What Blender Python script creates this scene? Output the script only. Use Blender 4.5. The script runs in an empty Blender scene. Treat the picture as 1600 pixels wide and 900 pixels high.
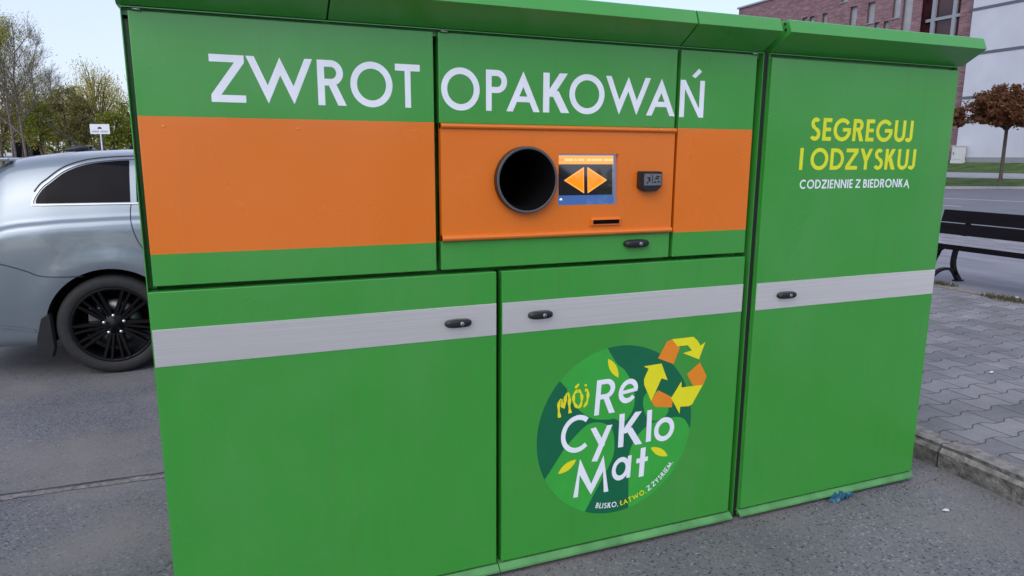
import bpy, bmesh, math, random
from mathutils import Vector, Matrix
random.seed(7)
R = math.radians
scene = bpy.context.scene
col = scene.collection

# ------------------------------------------------------------------ camera
cam_d = bpy.data.cameras.new('camera'); cam = bpy.data.objects.new('camera', cam_d); col.objects.link(cam)
cam_d.sensor_width = 36.0; cam_d.lens = 36.0 * 1080.47 / 1600.0
cam_d.clip_start = 0.05; cam_d.clip_end = 2000
CAM = Vector((0.2481, -2.2113, 1.55))
_y, _p, _r = R(21.7484), R(10.78), R(0.249)
fwd = Vector((math.sin(_y)*math.cos(_p), math.cos(_y)*math.cos(_p), -math.sin(_p)))
rgt0 = Vector((math.cos(_y), -math.sin(_y), 0)); up0 = rgt0.cross(fwd)
rgt = math.cos(_r)*rgt0 + math.sin(_r)*up0; up = -math.sin(_r)*rgt0 + math.cos(_r)*up0
m3 = Matrix((rgt, up, -fwd)).transposed()
cam.matrix_world = Matrix.Translation(CAM) @ m3.to_4x4()
scene.camera = cam

# ------------------------------------------------------------------ world, sun, exposure
SUN_EL, SUN_AZ = 42.0, 222.0          # very soft light from behind the camera and its left
w = bpy.data.worlds.new('World'); scene.world = w; w.use_nodes = True
nt = w.node_tree
sky = nt.nodes.new('ShaderNodeTexSky'); sky.sky_type = 'NISHITA'; sky.sun_disc = False
sky.sun_elevation = R(SUN_EL); sky.sun_rotation = R(SUN_AZ)
sky.air_density = 1.0; sky.dust_density = 2.4; sky.ozone_density = 4.0
bg = nt.nodes['Background']; bg.inputs['Strength'].default_value = 0.15
veil = nt.nodes.new('ShaderNodeMix'); veil.data_type = 'RGBA'      # thin, even high cloud over the blue
veil.inputs[7].default_value = (3.1, 3.05, 3.5, 1)
cn = nt.nodes.new('ShaderNodeTexNoise'); cn.inputs['Scale'].default_value = 1.6; cn.inputs['Detail'].default_value = 4
cr_ = nt.nodes.new('ShaderNodeMapRange'); cr_.inputs['From Min'].default_value = .3; cr_.inputs['From Max'].default_value = .7
cr_.inputs['To Min'].default_value = .46; cr_.inputs['To Max'].default_value = .64
wtc = nt.nodes.new('ShaderNodeTexCoord'); nt.links.new(wtc.outputs['Generated'], cn.inputs['Vector'])
nt.links.new(cn.outputs['Fac'], cr_.inputs['Value']); nt.links.new(cr_.outputs[0], veil.inputs[0])
nt.links.new(sky.outputs['Color'], veil.inputs[6]); nt.links.new(veil.outputs[2], bg.inputs['Color'])
sd = bpy.data.lights.new('sun', 'SUN'); sd.energy = 0.6; sd.angle = R(60); sd.color = (1.0, 0.96, 0.92)
sun = bpy.data.objects.new('sun', sd); col.objects.link(sun)
sdir = Vector((math.sin(R(SUN_AZ))*math.cos(R(SUN_EL)), math.cos(R(SUN_AZ))*math.cos(R(SUN_EL)), math.sin(R(SUN_EL))))
sun.rotation_euler = sdir.to_track_quat('Z', 'Y').to_euler()
vs = scene.view_settings
vs.view_transform = 'Standard'; vs.look = 'None'; vs.gamma = 1.0; vs.exposure = 0.92; vs.use_curve_mapping = False

# ------------------------------------------------------------------ helpers
def ray(px, py):
    return fwd + rgt*((px-800)/1080.47) - up*((py-450)/1080.47)
def on_z(px, py, z=0.0):
    v = ray(px, py); return CAM + v*((z-CAM.z)/v.z)
def on_x(px, py, x):
    v = ray(px, py); return CAM + v*((x-CAM.x)/v.x)
def ground(px, depth):
    """ground point below the bearing of a photo column at a given depth"""
    v = ray(px, 244); s = depth
    return Vector((CAM.x+v.x*s, CAM.y+v.y*s, 0))

class G:
    """collects faces with a material slot number"""
    def __init__(s): s.v = []; s.f = []; s.m = []; s.sm = []
    def add(s, verts, faces, m=0, smooth=False):
        o = len(s.v); s.v += [tuple(p) for p in verts]
        for f in faces: s.f.append([i+o for i in f]); s.m.append(m); s.sm.append(smooth)
    def quad(s, a, b, c, d, m=0): s.add([a, b, c, d], [(0, 1, 2, 3)], m)
    def box(s, x0, x1, y0, y1, z0, z1, m=0, bev=0.0, seg=2, cuts=None):
        bm = bmesh.new()
        vv = [bm.verts.new(p) for p in ((x0,y0,z0),(x1,y0,z0),(x1,y1,z0),(x0,y1,z0),(x0,y0,z1),(x1,y0,z1),(x1,y1,z1),(x0,y1,z1))]
        for f in ((3,2,1,0),(4,5,6,7),(0,1,5,4),(1,2,6,5),(2,3,7,6),(3,0,4,7)): bm.faces.new([vv[i] for i in f])
        if bev: bmesh.ops.bevel(bm, geom=bm.edges[:], offset=bev, segments=seg, affect='EDGES', profile=.6)
        if cuts:
            for z in cuts[:2]:
                bmesh.ops.bisect_plane(bm, geom=bm.verts[:]+bm.edges[:]+bm.faces[:], plane_co=(0,0,z), plane_no=(0,0,1))
        s.bm(bm, m, cuts=cuts)
    def bm(s, bm, m=0, smooth=False, cuts=None):
        bm.verts.index_update(); o = len(s.v)
        s.v += [tuple(v.co) for v in bm.verts]
        for f in bm.faces:
            s.f.append([v.index+o for v in f.verts])
            mm = m
            if cuts and cuts[0] < f.calc_center_median().z < cuts[1]: mm = cuts[2]
            s.m.append(mm); s.sm.append(smooth)
        bm.free()
    def tube(s, pts, rad, n=8, m=0, cap=True, smooth=True):
        pts = [Vector(p) for p in pts]
        if not hasattr(rad, '__len__'): rad = [rad]*len(pts)
        vs_, fs = [], []
        for i, p in enumerate(pts):
            t = (pts[min(i+1, len(pts)-1)] - pts[max(i-1, 0)]).normalized()
            a = t.cross(Vector((0,0,1)) if abs(t.z) < .9 else Vector((1,0,0))).normalized(); b = t.cross(a)
            for k in range(n):
                q = 2*math.pi*k/n; vs_.append(p + (a*math.cos(q)+b*math.sin(q))*rad[i])
        for i in range(len(pts)-1):
            for k in range(n): fs.append((i*n+k, i*n+(k+1)%n, (i+1)*n+(k+1)%n, (i+1)*n+k))
        s.add(vs_, fs, m, smooth)
        if cap:
            s.add(vs_[:n], [tuple(range(n))], m); s.add(vs_[-n:], [tuple(range(n))[::-1]], m)
    def prism(s, prof, x0, x1, m=0):
        """extrude a (y,z) outline along x"""
        n = len(prof)
        v = [(x0, a, b) for a, b in prof] + [(x1, a, b) for a, b in prof]
        f = [(i, (i+1) % n, n+(i+1) % n, n+i) for i in range(n)]
        s.add(v, f + [tuple(range(n))[::-1], tuple(range(n, 2*n))], m)
    def lathe(s, prof, c, n=48, m=0, axis='y'):
        """revolve (r, h) about an axis through c"""
        v, f = [], []; k = len(prof)
        for i in range(n):
            a = 2*math.pi*i/n
            for r_, h in prof:
                if axis == 'y': v.append((c[0]+r_*math.cos(a), c[1]+h, c[2]+r_*math.sin(a)))
                else: v.append((c[0]+r_*math.cos(a), c[1]+r_*math.sin(a), c[2]+h))
        for i in range(n):
            j = (i+1) % n
            for q in range(k-1): f.append((i*k+q, i*k+q+1, j*k+q+1, j*k+q))
        s.add(v, f, m, True)
    def build(s, name, mats, parent=None, recalc=True):
        me = bpy.data.meshes.new(name); me.from_pydata(s.v, [], s.f)
        if not isinstance(mats, (list, tuple)): mats = [mats]
        for mm in mats: me.materials.append(mm)
        me.polygons.foreach_set('material_index', s.m); me.polygons.foreach_set('use_smooth', s.sm)
        if recalc:
            bm = bmesh.new(); bm.from_mesh(me); bmesh.ops.remove_doubles(bm, verts=bm.verts[:], dist=1e-6)
            bmesh.ops.recalc_face_normals(bm, faces=bm.faces[:]); bm.to_mesh(me); bm.free()
        me.update()
        o = bpy.data.objects.new(name, me); col.objects.link(o)
        if parent: o.parent = parent
        return o

def thing(name, label, cat, loc=(0,0,0), group=None):
    o = bpy.data.objects.new(name, None); col.objects.link(o); o.location = loc; o.empty_display_size = .1
    return tag(o, label, cat, group)
def tag(o, label, cat, group=None):
    o['label'] = label; o['category'] = cat
    if group: o['group'] = group
    return o
def part(g, name, mats, parent, label=None, recalc=True):
    """part built in world coordinates, parented keeping its place"""
    o = g.build(name, mats, None, recalc); o.parent = parent
    q = parent; off = Vector((0,0,0))
    while q: off += q.location; q = q.parent
    o.data.transform(Matrix.Translation(-off))
    if label: o['label'] = label
    return o
def structure(o, kind='structure'): o['kind'] = kind; return o

# ------------------------------------------------------------------ materials
def nodes(name):
    m = bpy.data.materials.new(name); m.use_nodes = True
    t = m.node_tree; return m, t, t.nodes['Principled BSDF'], t.nodes.new, t.links.new
def mat(name, c, rough=.5, metal=0, var=.08, vs_=8.0, bump=0.0, bs=60.0, coat=0, spec=.5, rvar=0.0, stretch=(1,1,1)):
    m, t, b, N, L = nodes(name)
    b.inputs['Roughness'].default_value = rough; b.inputs['Metallic'].default_value = metal
    b.inputs['Coat Weight'].default_value = coat; b.inputs['Specular IOR Level'].default_value = spec
    tc = N('ShaderNodeTexCoord'); mp = N('ShaderNodeMapping'); mp.inputs['Scale'].default_value = stretch
    L(tc.outputs['Object'], mp.inputs['Vector'])
    n = N('ShaderNodeTexNoise'); n.inputs['Scale'].default_value = vs_; n.inputs['Detail'].default_value = 5
    L(mp.outputs[0], n.inputs['Vector'])
    r = N('ShaderNodeMapRange'); r.inputs['From Min'].default_value = .3; r.inputs['From Max'].default_value = .7
    r.inputs['To Min'].default_value = 1-var; r.inputs['To Max'].default_value = 1+var
    L(n.outputs['Fac'], r.inputs['Value'])
    x = N('ShaderNodeMix'); x.data_type = 'RGBA'; x.blend_type = 'MULTIPLY'; x.inputs[0].default_value = 1
    x.inputs[6].default_value = (*c, 1); L(r.outputs[0], x.inputs[7]); L(x.outputs[2], b.inputs['Base Color'])
    if rvar:
        q = N('ShaderNodeMapRange'); q.inputs['From Min'].default_value = .3; q.inputs['From Max'].default_value = .7
        q.inputs['To Min'].default_value = max(.02, rough-rvar); q.inputs['To Max'].default_value = rough+rvar
        L(n.outputs['Fac'], q.inputs['Value']); L(q.outputs[0], b.inputs['Roughness'])
    if bump:
        n2 = N('ShaderNodeTexNoise'); n2.inputs['Scale'].default_value = bs; n2.inputs['Detail'].default_value = 4
        L(mp.outputs[0], n2.inputs['Vector'])
        bp = N('ShaderNodeBump'); bp.inputs['Strength'].default_value = bump; bp.inputs['Distance'].default_value = .01
        L(n2.outputs['Fac'], bp.inputs['Height']); L(bp.outputs[0], b.inputs['Normal'])
    return m

def painted_sheet(name, c, rough=.34, dirt=.25):
    """powder-coated steel sheet: faint waviness, orange peel, rain streaks and dust marks"""
    m, t, b, N, L = nodes(name)
    b.inputs['Specular IOR Level'].default_value = .85
    tc = N('ShaderNodeTexCoord')
    n = N('ShaderNodeTexNoise'); n.inputs['Scale'].default_value = 3.0; n.inputs['Detail'].default_value = 6
    L(tc.outputs['Object'], n.inputs['Vector'])
    mp = N('ShaderNodeMapping'); mp.inputs['Scale'].default_value = (38, 10, 1.1); L(tc.outputs['Object'], mp.inputs['Vector'])
    s = N('ShaderNodeTexNoise'); s.inputs['Scale'].default_value = 1; s.inputs['Detail'].default_value = 5; s.inputs['Roughness'].default_value = .65
    L(mp.outputs[0], s.inputs['Vector'])
    rs = N('ShaderNodeMapRange'); rs.inputs['From Min'].default_value = .56; rs.inputs['From Max'].default_value = .8; L(s.outputs['Fac'], rs.inputs['Value'])
    rn = N('ShaderNodeMapRange'); rn.inputs['From Min'].default_value = .35; rn.inputs['From Max'].default_value = .75; L(n.outputs['Fac'], rn.inputs['Value'])
    mu = N('ShaderNodeMath'); mu.operation = 'MULTIPLY'; L(rs.outputs[0], mu.inputs[0]); L(rn.outputs[0], mu.inputs[1])
    ml = N('ShaderNodeMath'); ml.operation = 'MULTIPLY'; ml.inputs[1].default_value = dirt*1.6; L(mu.outputs[0], ml.inputs[0])
    x = N('ShaderNodeMix'); x.data_type = 'RGBA'; x.inputs[6].default_value = (*c, 1)
    x.inputs[7].default_value = (c[0]*.55+.03, c[1]*.55+.03, c[2]*.55+.025, 1)
    L(ml.outputs[0], x.inputs[0])
    # small specks
    vo = N('ShaderNodeTexVoronoi'); vo.inputs['Scale'].default_value = 14; L(tc.outputs['Object'], vo.inputs['Vector'])
    lt = N('ShaderNodeMath'); lt.operation = 'LESS_THAN'; lt.inputs[1].default_value = .035; L(vo.outputs['Distance'], lt.inputs[0])
    gt = N('ShaderNodeSeparateColor'); L(vo.outputs['Color'], gt.inputs[0])
    g2 = N('ShaderNodeMath'); g2.operation = 'GREATER_THAN'; g2.inputs[1].default_value = .93; L(gt.outputs[0], g2.inputs[0])
    m2 = N('ShaderNodeMath'); m2.operation = 'MULTIPLY'; L(lt.outputs[0], m2.inputs[0]); L(g2.outputs[0], m2.inputs[1])
    m3_ = N('ShaderNodeMath'); m3_.operation = 'MULTIPLY'; m3_.inputs[1].default_value = .5; L(m2.outputs[0], m3_.inputs[0])
    x2 = N('ShaderNodeMix'); x2.data_type = 'RGBA'; L(m3_.outputs[0], x2.inputs[0]); L(x.outputs[2], x2.inputs[6]); x2.inputs[7].default_value = (.03,.035,.02,1)
    # thin uneven dust film, its pale patches painting in a mottled sheen
    fm = N('ShaderNodeTexNoise'); fm.inputs['Scale'].default_value = 1.7; fm.inputs['Detail'].default_value = 9; fm.inputs['Roughness'].default_value = .68
    mpf = N('ShaderNodeMapping'); mpf.inputs['Scale'].default_value = (1, 1, .55); mpf.inputs['Location'].default_value = (4.2, 0, 1.3); L(tc.outputs['Object'], mpf.inputs['Vector']); L(mpf.outputs[0], fm.inputs['Vector'])
    fr_ = N('ShaderNodeMapRange'); fr_.inputs['From Min'].default_value = .46; fr_.inputs['From Max'].default_value = .72; fr_.inputs['To Max'].default_value = dirt*.19; L(fm.outputs['Fac'], fr_.inputs['Value'])
    x3 = N('ShaderNodeMix'); x3.data_type = 'RGBA'; L(fr_.outputs[0], x3.inputs[0]); L(x2.outputs[2], x3.inputs[6]); x3.inputs[7].default_value = (.34,.34,.31,1)
    L(x3.outputs[2], b.inputs['Base Color'])
    rr = N('ShaderNodeMapRange'); rr.inputs['To Min'].default_value = rough-.05; rr.inputs['To Max'].default_value = rough+.12
    L(n.outputs['Fac'], rr.inputs['Value']); L(rr.outputs[0], b.inputs['Roughness'])
    n2 = N('ShaderNodeTexNoise'); n2.inputs['Scale'].default_value = 2.2; n2.inputs['Detail'].default_value = 1; L(tc.outputs['Object'], n2.inputs['Vector'])
    n3 = N('ShaderNodeTexNoise'); n3.inputs['Scale'].default_value = 350; n3.inputs['Detail'].default_value = 1; L(tc.outputs['Object'], n3.inputs['Vector'])
    b1 = N('ShaderNodeBump'); b1.inputs['Strength'].default_value = .45; b1.inputs['Distance'].default_value = .03; L(n2.outputs['Fac'], b1.inputs['Height'])
    b2 = N('ShaderNodeBump'); b2.inputs['Strength'].default_value = .12; b2.inputs['Distance'].default_value = .0006; L(n3.outputs['Fac'], b2.inputs['Height'])
    L(b1.outputs[0], b2.inputs['Normal']); L(b2.outputs[0], b.inputs['Normal'])
    return m

ANI = 0.0
def brushed(name):
    m, t, b, N, L = nodes(name)
    b.inputs['Metallic'].default_value = .76; b.inputs['Anisotropic'].default_value = .85; b.inputs['Anisotropic Rotation'].default_value = ANI
    tg_ = N('ShaderNodeTangent'); tg_.direction_type = 'RADIAL'; tg_.axis = 'Z'; L(tg_.outputs[0], b.inputs['Tangent'])
    tc = N('ShaderNodeTexCoord'); mp = N('ShaderNodeMapping'); mp.inputs['Scale'].default_value = (1.2, 40, 420); L(tc.outputs['Object'], mp.inputs['Vector'])
    n = N('ShaderNodeTexNoise'); n.inputs['Scale'].default_value = 1; n.inputs['Detail'].default_value = 6; L(mp.outputs[0], n.inputs['Vector'])
    r = N('ShaderNodeMapRange'); r.inputs['From Min'].default_value = .3; r.inputs['From Max'].default_value = .7; r.inputs['To Min'].default_value = .86; r.inputs['To Max'].default_value = 1.0; L(n.outputs['Fac'], r.inputs['Value'])
    cb = N('ShaderNodeCombineColor'); L(r.outputs[0], cb.inputs[0]); L(r.outputs[0], cb.inputs[1]); L(r.outputs[0], cb.inputs[2])
    L(cb.outputs[0], b.inputs['Base Color'])
    r2 = N('ShaderNodeMapRange'); r2.inputs['To Min'].default_value = .42; r2.inputs['To Max'].default_value = .62; L(n.outputs['Fac'], r2.inputs['Value']); L(r2.outputs[0], b.inputs['Roughness'])
    bp = N('ShaderNodeBump'); bp.inputs['Strength'].default_value = .3; bp.inputs['Distance'].default_value = .0012; L(n.outputs['Fac'], bp.inputs['Height']); L(bp.outputs[0], b.inputs['Normal'])
    return m

def leaf_mat(name, cols, rough=.6):
    m, t, b, N, L = nodes(name); b.inputs['Roughness'].default_value = rough
    b.inputs['Specular IOR Level'].default_value = .25
    tr = N('ShaderNodeBsdfTranslucent'); mx = N('ShaderNodeMixShader'); mx.inputs[0].default_value = .45
    L(b.outputs[0], mx.inputs[1]); L(tr.outputs[0], mx.inputs[2]); L(mx.outputs[0], t.nodes['Material Output'].inputs[0])
    g = N('ShaderNodeNewGeometry'); cr = N('ShaderNodeValToRGB')
    e = cr.color_ramp.elements
    while len(e) < len(cols): e.new(.5)
    for i, c in enumerate(cols): e[i].position = i/(len(cols)-1); e[i].color = (*c, 1)
    L(g.outputs['Random Per Island'], cr.inputs[0]); L(cr.outputs[0], b.inputs['Base Color']); L(cr.outputs[0], tr.inputs['Color'])
    return m

def emit(name, c, s, rough=.1):
    m, t, b, N, L = nodes(name)
    b.inputs['Base Color'].default_value = (.01,.01,.012,1); b.inputs['Roughness'].default_value = rough
    b.inputs['Coat Weight'].default_value = 1; b.inputs['Coat Roughness'].default_value = .03; b.inputs['Coat IOR'].default_value = 1.62
    b.inputs['Emission Color'].default_value = (*c, 1); b.inputs['Emission Strength'].default_value = s
    tc = N('ShaderNodeTexCoord'); n = N('ShaderNodeTexNoise'); n.inputs['Scale'].default_value = 900; L(tc.outputs['Object'], n.inputs['Vector'])
    r = N('ShaderNodeMapRange'); r.inputs['To Min'].default_value = s*.92; r.inputs['To Max'].default_value = s*1.08; L(n.outputs['Fac'], r.inputs['Value'])
    L(r.outputs[0], b.inputs['Emission Strength'])
    return m

GREEN = painted_sheet('green_powder_coat', (.036, .292, .034), rough=.26, dirt=.45)
ORANGE = painted_sheet('orange_powder_coat', (.72, .165, .005), rough=.24, dirt=.14)
DUSTY = mat('dusty_green_paint', (.085, .27, .085), .5, var=.25, vs_=9)
STEEL = brushed('brushed_steel')
WHITE_V = mat('white_vinyl', (.80, .84, .92), .42, var=.04, vs_=20)
YELLOW_V = mat('yellow_vinyl', (.70, .74, .02), .45, var=.05, vs_=20)
LEMON_V = mat('lemon_vinyl', (.76, .72, .015), .45, var=.04, vs_=20)
ORANGE_V = mat('orange_vinyl', (.75, .24, .015), .45, var=.04, vs_=20)
DARKGREEN_V = mat('dark_green_vinyl', (.001, .125, .052), .5, var=.05, vs_=12)
MIDGREEN_V = mat('mid_green_vinyl', (.036, .37, .045), .5, var=.05, vs_=12)
BLACK_PL = mat('black_plastic', (.012, .012, .014), .42, var=.2, bump=.1, bs=300)
GREY_PL = mat('grey_plastic_ring', (.075, .078, .088), .45, var=.1, bump=.1, bs=200)
DARK_IN = mat('dark_inside', (.0025, .0025, .003), .9, var=.2, spec=.1)
CHROME = mat('chrome', (.62, .63, .65), .22, 1, var=.08, vs_=40)
DULL_METAL = mat('dull_metal', (.38, .38, .4), .45, 1, var=.15, vs_=60)

def asphalt_mat():
    m, t, b, N, L = nodes('asphalt'); b.inputs['Specular IOR Level'].default_value = .35
    tc = N('ShaderNodeTexCoord')
    big = N('ShaderNodeTexNoise'); big.inputs['Scale'].default_value = .55; big.inputs['Detail'].default_value = 7; big.inputs['Roughness'].default_value = .6
    L(tc.outputs['Object'], big.inputs['Vector'])
    r0 = N('ShaderNodeMapRange'); r0.inputs['From Min'].default_value = .3; r0.inputs['From Max'].default_value = .7; r0.inputs['To Min'].default_value = .66; r0.inputs['To Max'].default_value = 1.2
    L(big.outputs['Fac'], r0.inputs['Value'])
    v = N('ShaderNodeTexVoronoi'); v.inputs['Scale'].default_value = 125; L(tc.outputs['Object'], v.inputs['Vector'])
    sc = N('ShaderNodeSeparateColor'); L(v.outputs['Color'], sc.inputs[0])
    cr = N('ShaderNodeValToRGB'); e = cr.color_ramp.elements
    e[0].position = 0; e[0].color = (.05,.05,.053,1); e[1].position = 1; e[1].color = (.26,.26,.28,1)
    for p_, c_ in ((.05, (.062,.063,.068)), (.10, (.120,.122,.134)), (.86, (.150,.152,.165)), (.95, (.185,.187,.20))):
        q = e.new(p_); q.color = (*c_, 1)
    L(sc.outputs[0], cr.inputs[0])
    # sparse dark pits of a larger size
    v2 = N('ShaderNodeTexVoronoi'); v2.inputs['Scale'].default_value = 60; L(tc.outputs['Object'], v2.inputs['Vector'])
    s2 = N('ShaderNodeSeparateColor'); L(v2.outputs['Color'], s2.inputs[0])
    a1 = N('ShaderNodeMath'); a1.operation = 'LESS_THAN'; a1.inputs[1].default_value = .25; L(v2.outputs['Distance'], a1.inputs[0])
    a2 = N('ShaderNodeMath'); a2.operation = 'GREATER_THAN'; a2.inputs[1].default_value = .94; L(s2.outputs[1], a2.inputs[0])
    a3 = N('ShaderNodeMath'); a3.operation = 'MULTIPLY'; L(a1.outputs[0], a3.inputs[0]); L(a2.outputs[0], a3.inputs[1])
    x0 = N('ShaderNodeMix'); x0.data_type = 'RGBA'; L(a3.outputs[0], x0.inputs[0]); L(cr.outputs[0], x0.inputs[6]); x0.inputs[7].default_value = (.045,.045,.048,1)
    x = N('ShaderNodeMix'); x.data_type = 'RGBA'; x.blend_type = 'MULTIPLY'; x.inputs[0].default_value = 1
    L(x0.outputs[2], x.inputs[6]); L(r0.outputs[0], x.inputs[7])
    # sandy dust drifts
    du = N('ShaderNodeTexNoise'); du.inputs['Scale'].default_value = 1.3; du.inputs['Detail'].default_value = 8
    mp = N('ShaderNodeMapping'); mp.inputs['Location'].default_value = (3.1, 1.7, 0); L(tc.outputs['Object'], mp.inputs['Vector']); L(mp.outputs[0], du.inputs['Vector'])
    dr = N('ShaderNodeMapRange'); dr.inputs['From Min'].default_value = .46; dr.inputs['From Max'].default_value = .70; dr.inputs['To Max'].default_value = .72; L(du.outputs['Fac'], dr.inputs['Value'])
    x2 = N('ShaderNodeMix'); x2.data_type = 'RGBA'; L(dr.outputs[0], x2.inputs[0]); L(x.outputs[2], x2.inputs[6]); x2.inputs[7].default_value = (.205,.188,.178,1)
    L(x2.outputs[2], b.inputs['Base Color']); b.inputs['Roughness'].default_value = .82
    bp = N('ShaderNodeBump'); bp.inputs['Strength'].default_value = .5; bp.inputs['Distance'].default_value = .004; L(sc.outputs[1], bp.inputs['Height']); L(bp.outputs[0], b.inputs['Normal'])
    return m
ASPHALT = asphalt_mat()

def paver_mat():
    m, t, b, N, L = nodes('interlocking_pavers')
    tc = N('ShaderNodeTexCoord'); sx = N('ShaderNodeSeparateXYZ'); L(tc.outputs['Object'], sx.inputs[0])
    def M(op, a, b_=None):
        q = N('ShaderNodeMath'); q.operation = op
        for i, z in enumerate((a, b_)):
            if z is None: continue
            if isinstance(z, (int, float)): q.inputs[i].default_value = z
            else: L(z, q.inputs[i])
        return q.outputs[0]
    wob = N('ShaderNodeTexNoise'); wob.inputs['Scale'].default_value = 6; L(tc.outputs['Object'], wob.inputs['Vector'])
    wv = M('MULTIPLY', M('SUBTRACT', wob.outputs['Fac'], .5), .022)
    RL, RH = .255, .158                                  # stone length across, row pitch along the kerb
    v = M('ADD', sx.outputs[0], wv)
    wave = M('MINIMUM', M('MAXIMUM', M('MULTIPLY', M('COSINE', M('MULTIPLY', v, 2*math.pi/RL)), 1.7), -1.0), 1.0)
    alt = M('COSINE', M('MULTIPLY', sx.outputs[1], math.pi/RH))
    u = M('ADD', M('ADD', sx.outputs[1], M('MULTIPLY', M('MULTIPLY', wave, alt), -.017)), wv)
    cb = N('ShaderNodeCombineXYZ'); L(v, cb.inputs[0]); L(u, cb.inputs[1])
    br = N('ShaderNodeTexBrick'); L(cb.outputs[0], br.inputs['Vector'])
    br.inputs['Scale'].default_value = 1; br.inputs['Brick Width'].default_value = RL; br.inputs['Row Height'].default_value = RH
    br.inputs['Mortar Size'].default_value = .0055; br.inputs['Mortar Smooth'].default_value = .35; br.inputs['Bias'].default_value = 0
    br.inputs['Color1'].default_value = (.150,.149,.162,1); br.inputs['Color2'].default_value = (.225,.221,.232,1); br.inputs['Mortar'].default_value = (.072,.068,.064,1)
    n = N('ShaderNodeTexNoise'); n.inputs['Scale'].default_value = 2.2; n.inputs['Detail'].default_value = 9; n.inputs['Roughness'].default_value = .7; L(tc.outputs['Object'], n.inputs['Vector'])
    r0 = N('ShaderNodeMapRange'); r0.inputs['From Min'].default_value = .25; r0.inputs['From Max'].default_value = .75; r0.inputs['To Min'].default_value = .6; r0.inputs['To Max'].default_value = 1.3; L(n.outputs['Fac'], r0.inputs['Value'])
    gr = N('ShaderNodeTexNoise'); gr.inputs['Scale'].default_value = 180; gr.inputs['Detail'].default_value = 3; L(tc.outputs['Object'], gr.inputs['Vector'])
    r1 = N('ShaderNodeMapRange'); r1.inputs['From Min'].default_value = .3; r1.inputs['From Max'].default_value = .7; r1.inputs['To Min'].default_value = .8; r1.inputs['To Max'].default_value = 1.2; L(gr.outputs['Fac'], r1.inputs['Value'])
    x = N('ShaderNodeMix'); x.data_type = 'RGBA'; x.blend_type = 'MULTIPLY'; x.inputs[0].default_value = 1; L(br.outputs['Color'], x.inputs[6]); L(M('MULTIPLY', r0.outputs[0], r1.outputs[0]), x.inputs[7])
    L(x.outputs[2], b.inputs['Base Color']); b.inputs['Roughness'].default_value = .8
    hb = M('ADD', M('MULTIPLY', br.outputs['Fac'], -1.0), M('MULTIPLY', gr.outputs['Fac'], .12))
    bp = N('ShaderNodeBump'); bp.inputs['Strength'].default_value = .55; bp.inputs['Distance'].default_value = .006; L(hb, bp.inputs['Height']); L(bp.outputs[0], b.inputs['Normal'])
    return m
PAVERS = paver_mat()
KERB = mat('kerb_concrete', (.125, .118, .114), .9, var=.6, vs_=26, bump=1.0, bs=90)
SMOOTH_PAVE = mat('grey_pavement', (.20, .205, .235), .8, var=.18, vs_=2.5, bump=.3, bs=40, stretch=(1.6,.4,1))
ROAD = mat('road_asphalt', (.135, .14, .165), .75, var=.12, vs_=.6, bump=.2, bs=60)
ROADLINE = mat('road_marking', (.62, .62, .62), .7, var=.15, vs_=3)
SAND = mat('sandy_dirt', (.22, .19, .15), .95, var=.45, vs_=14, bump=.8, bs=60)
CRACKFILL = mat('crack_sealing', (.165, .155, .155), .85, var=.5, vs_=30, bump=.5, bs=120)
CRACK = mat('crack', (.02, .02, .021), .9, var=.3)
GRASS = mat('grass', (.040, .085, .010), .9, var=.45, vs_=1.4, bump=.9, bs=30)
PATH = mat('footpath_paving', (.28, .285, .32), .85, var=.15, vs_=.8)

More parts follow.
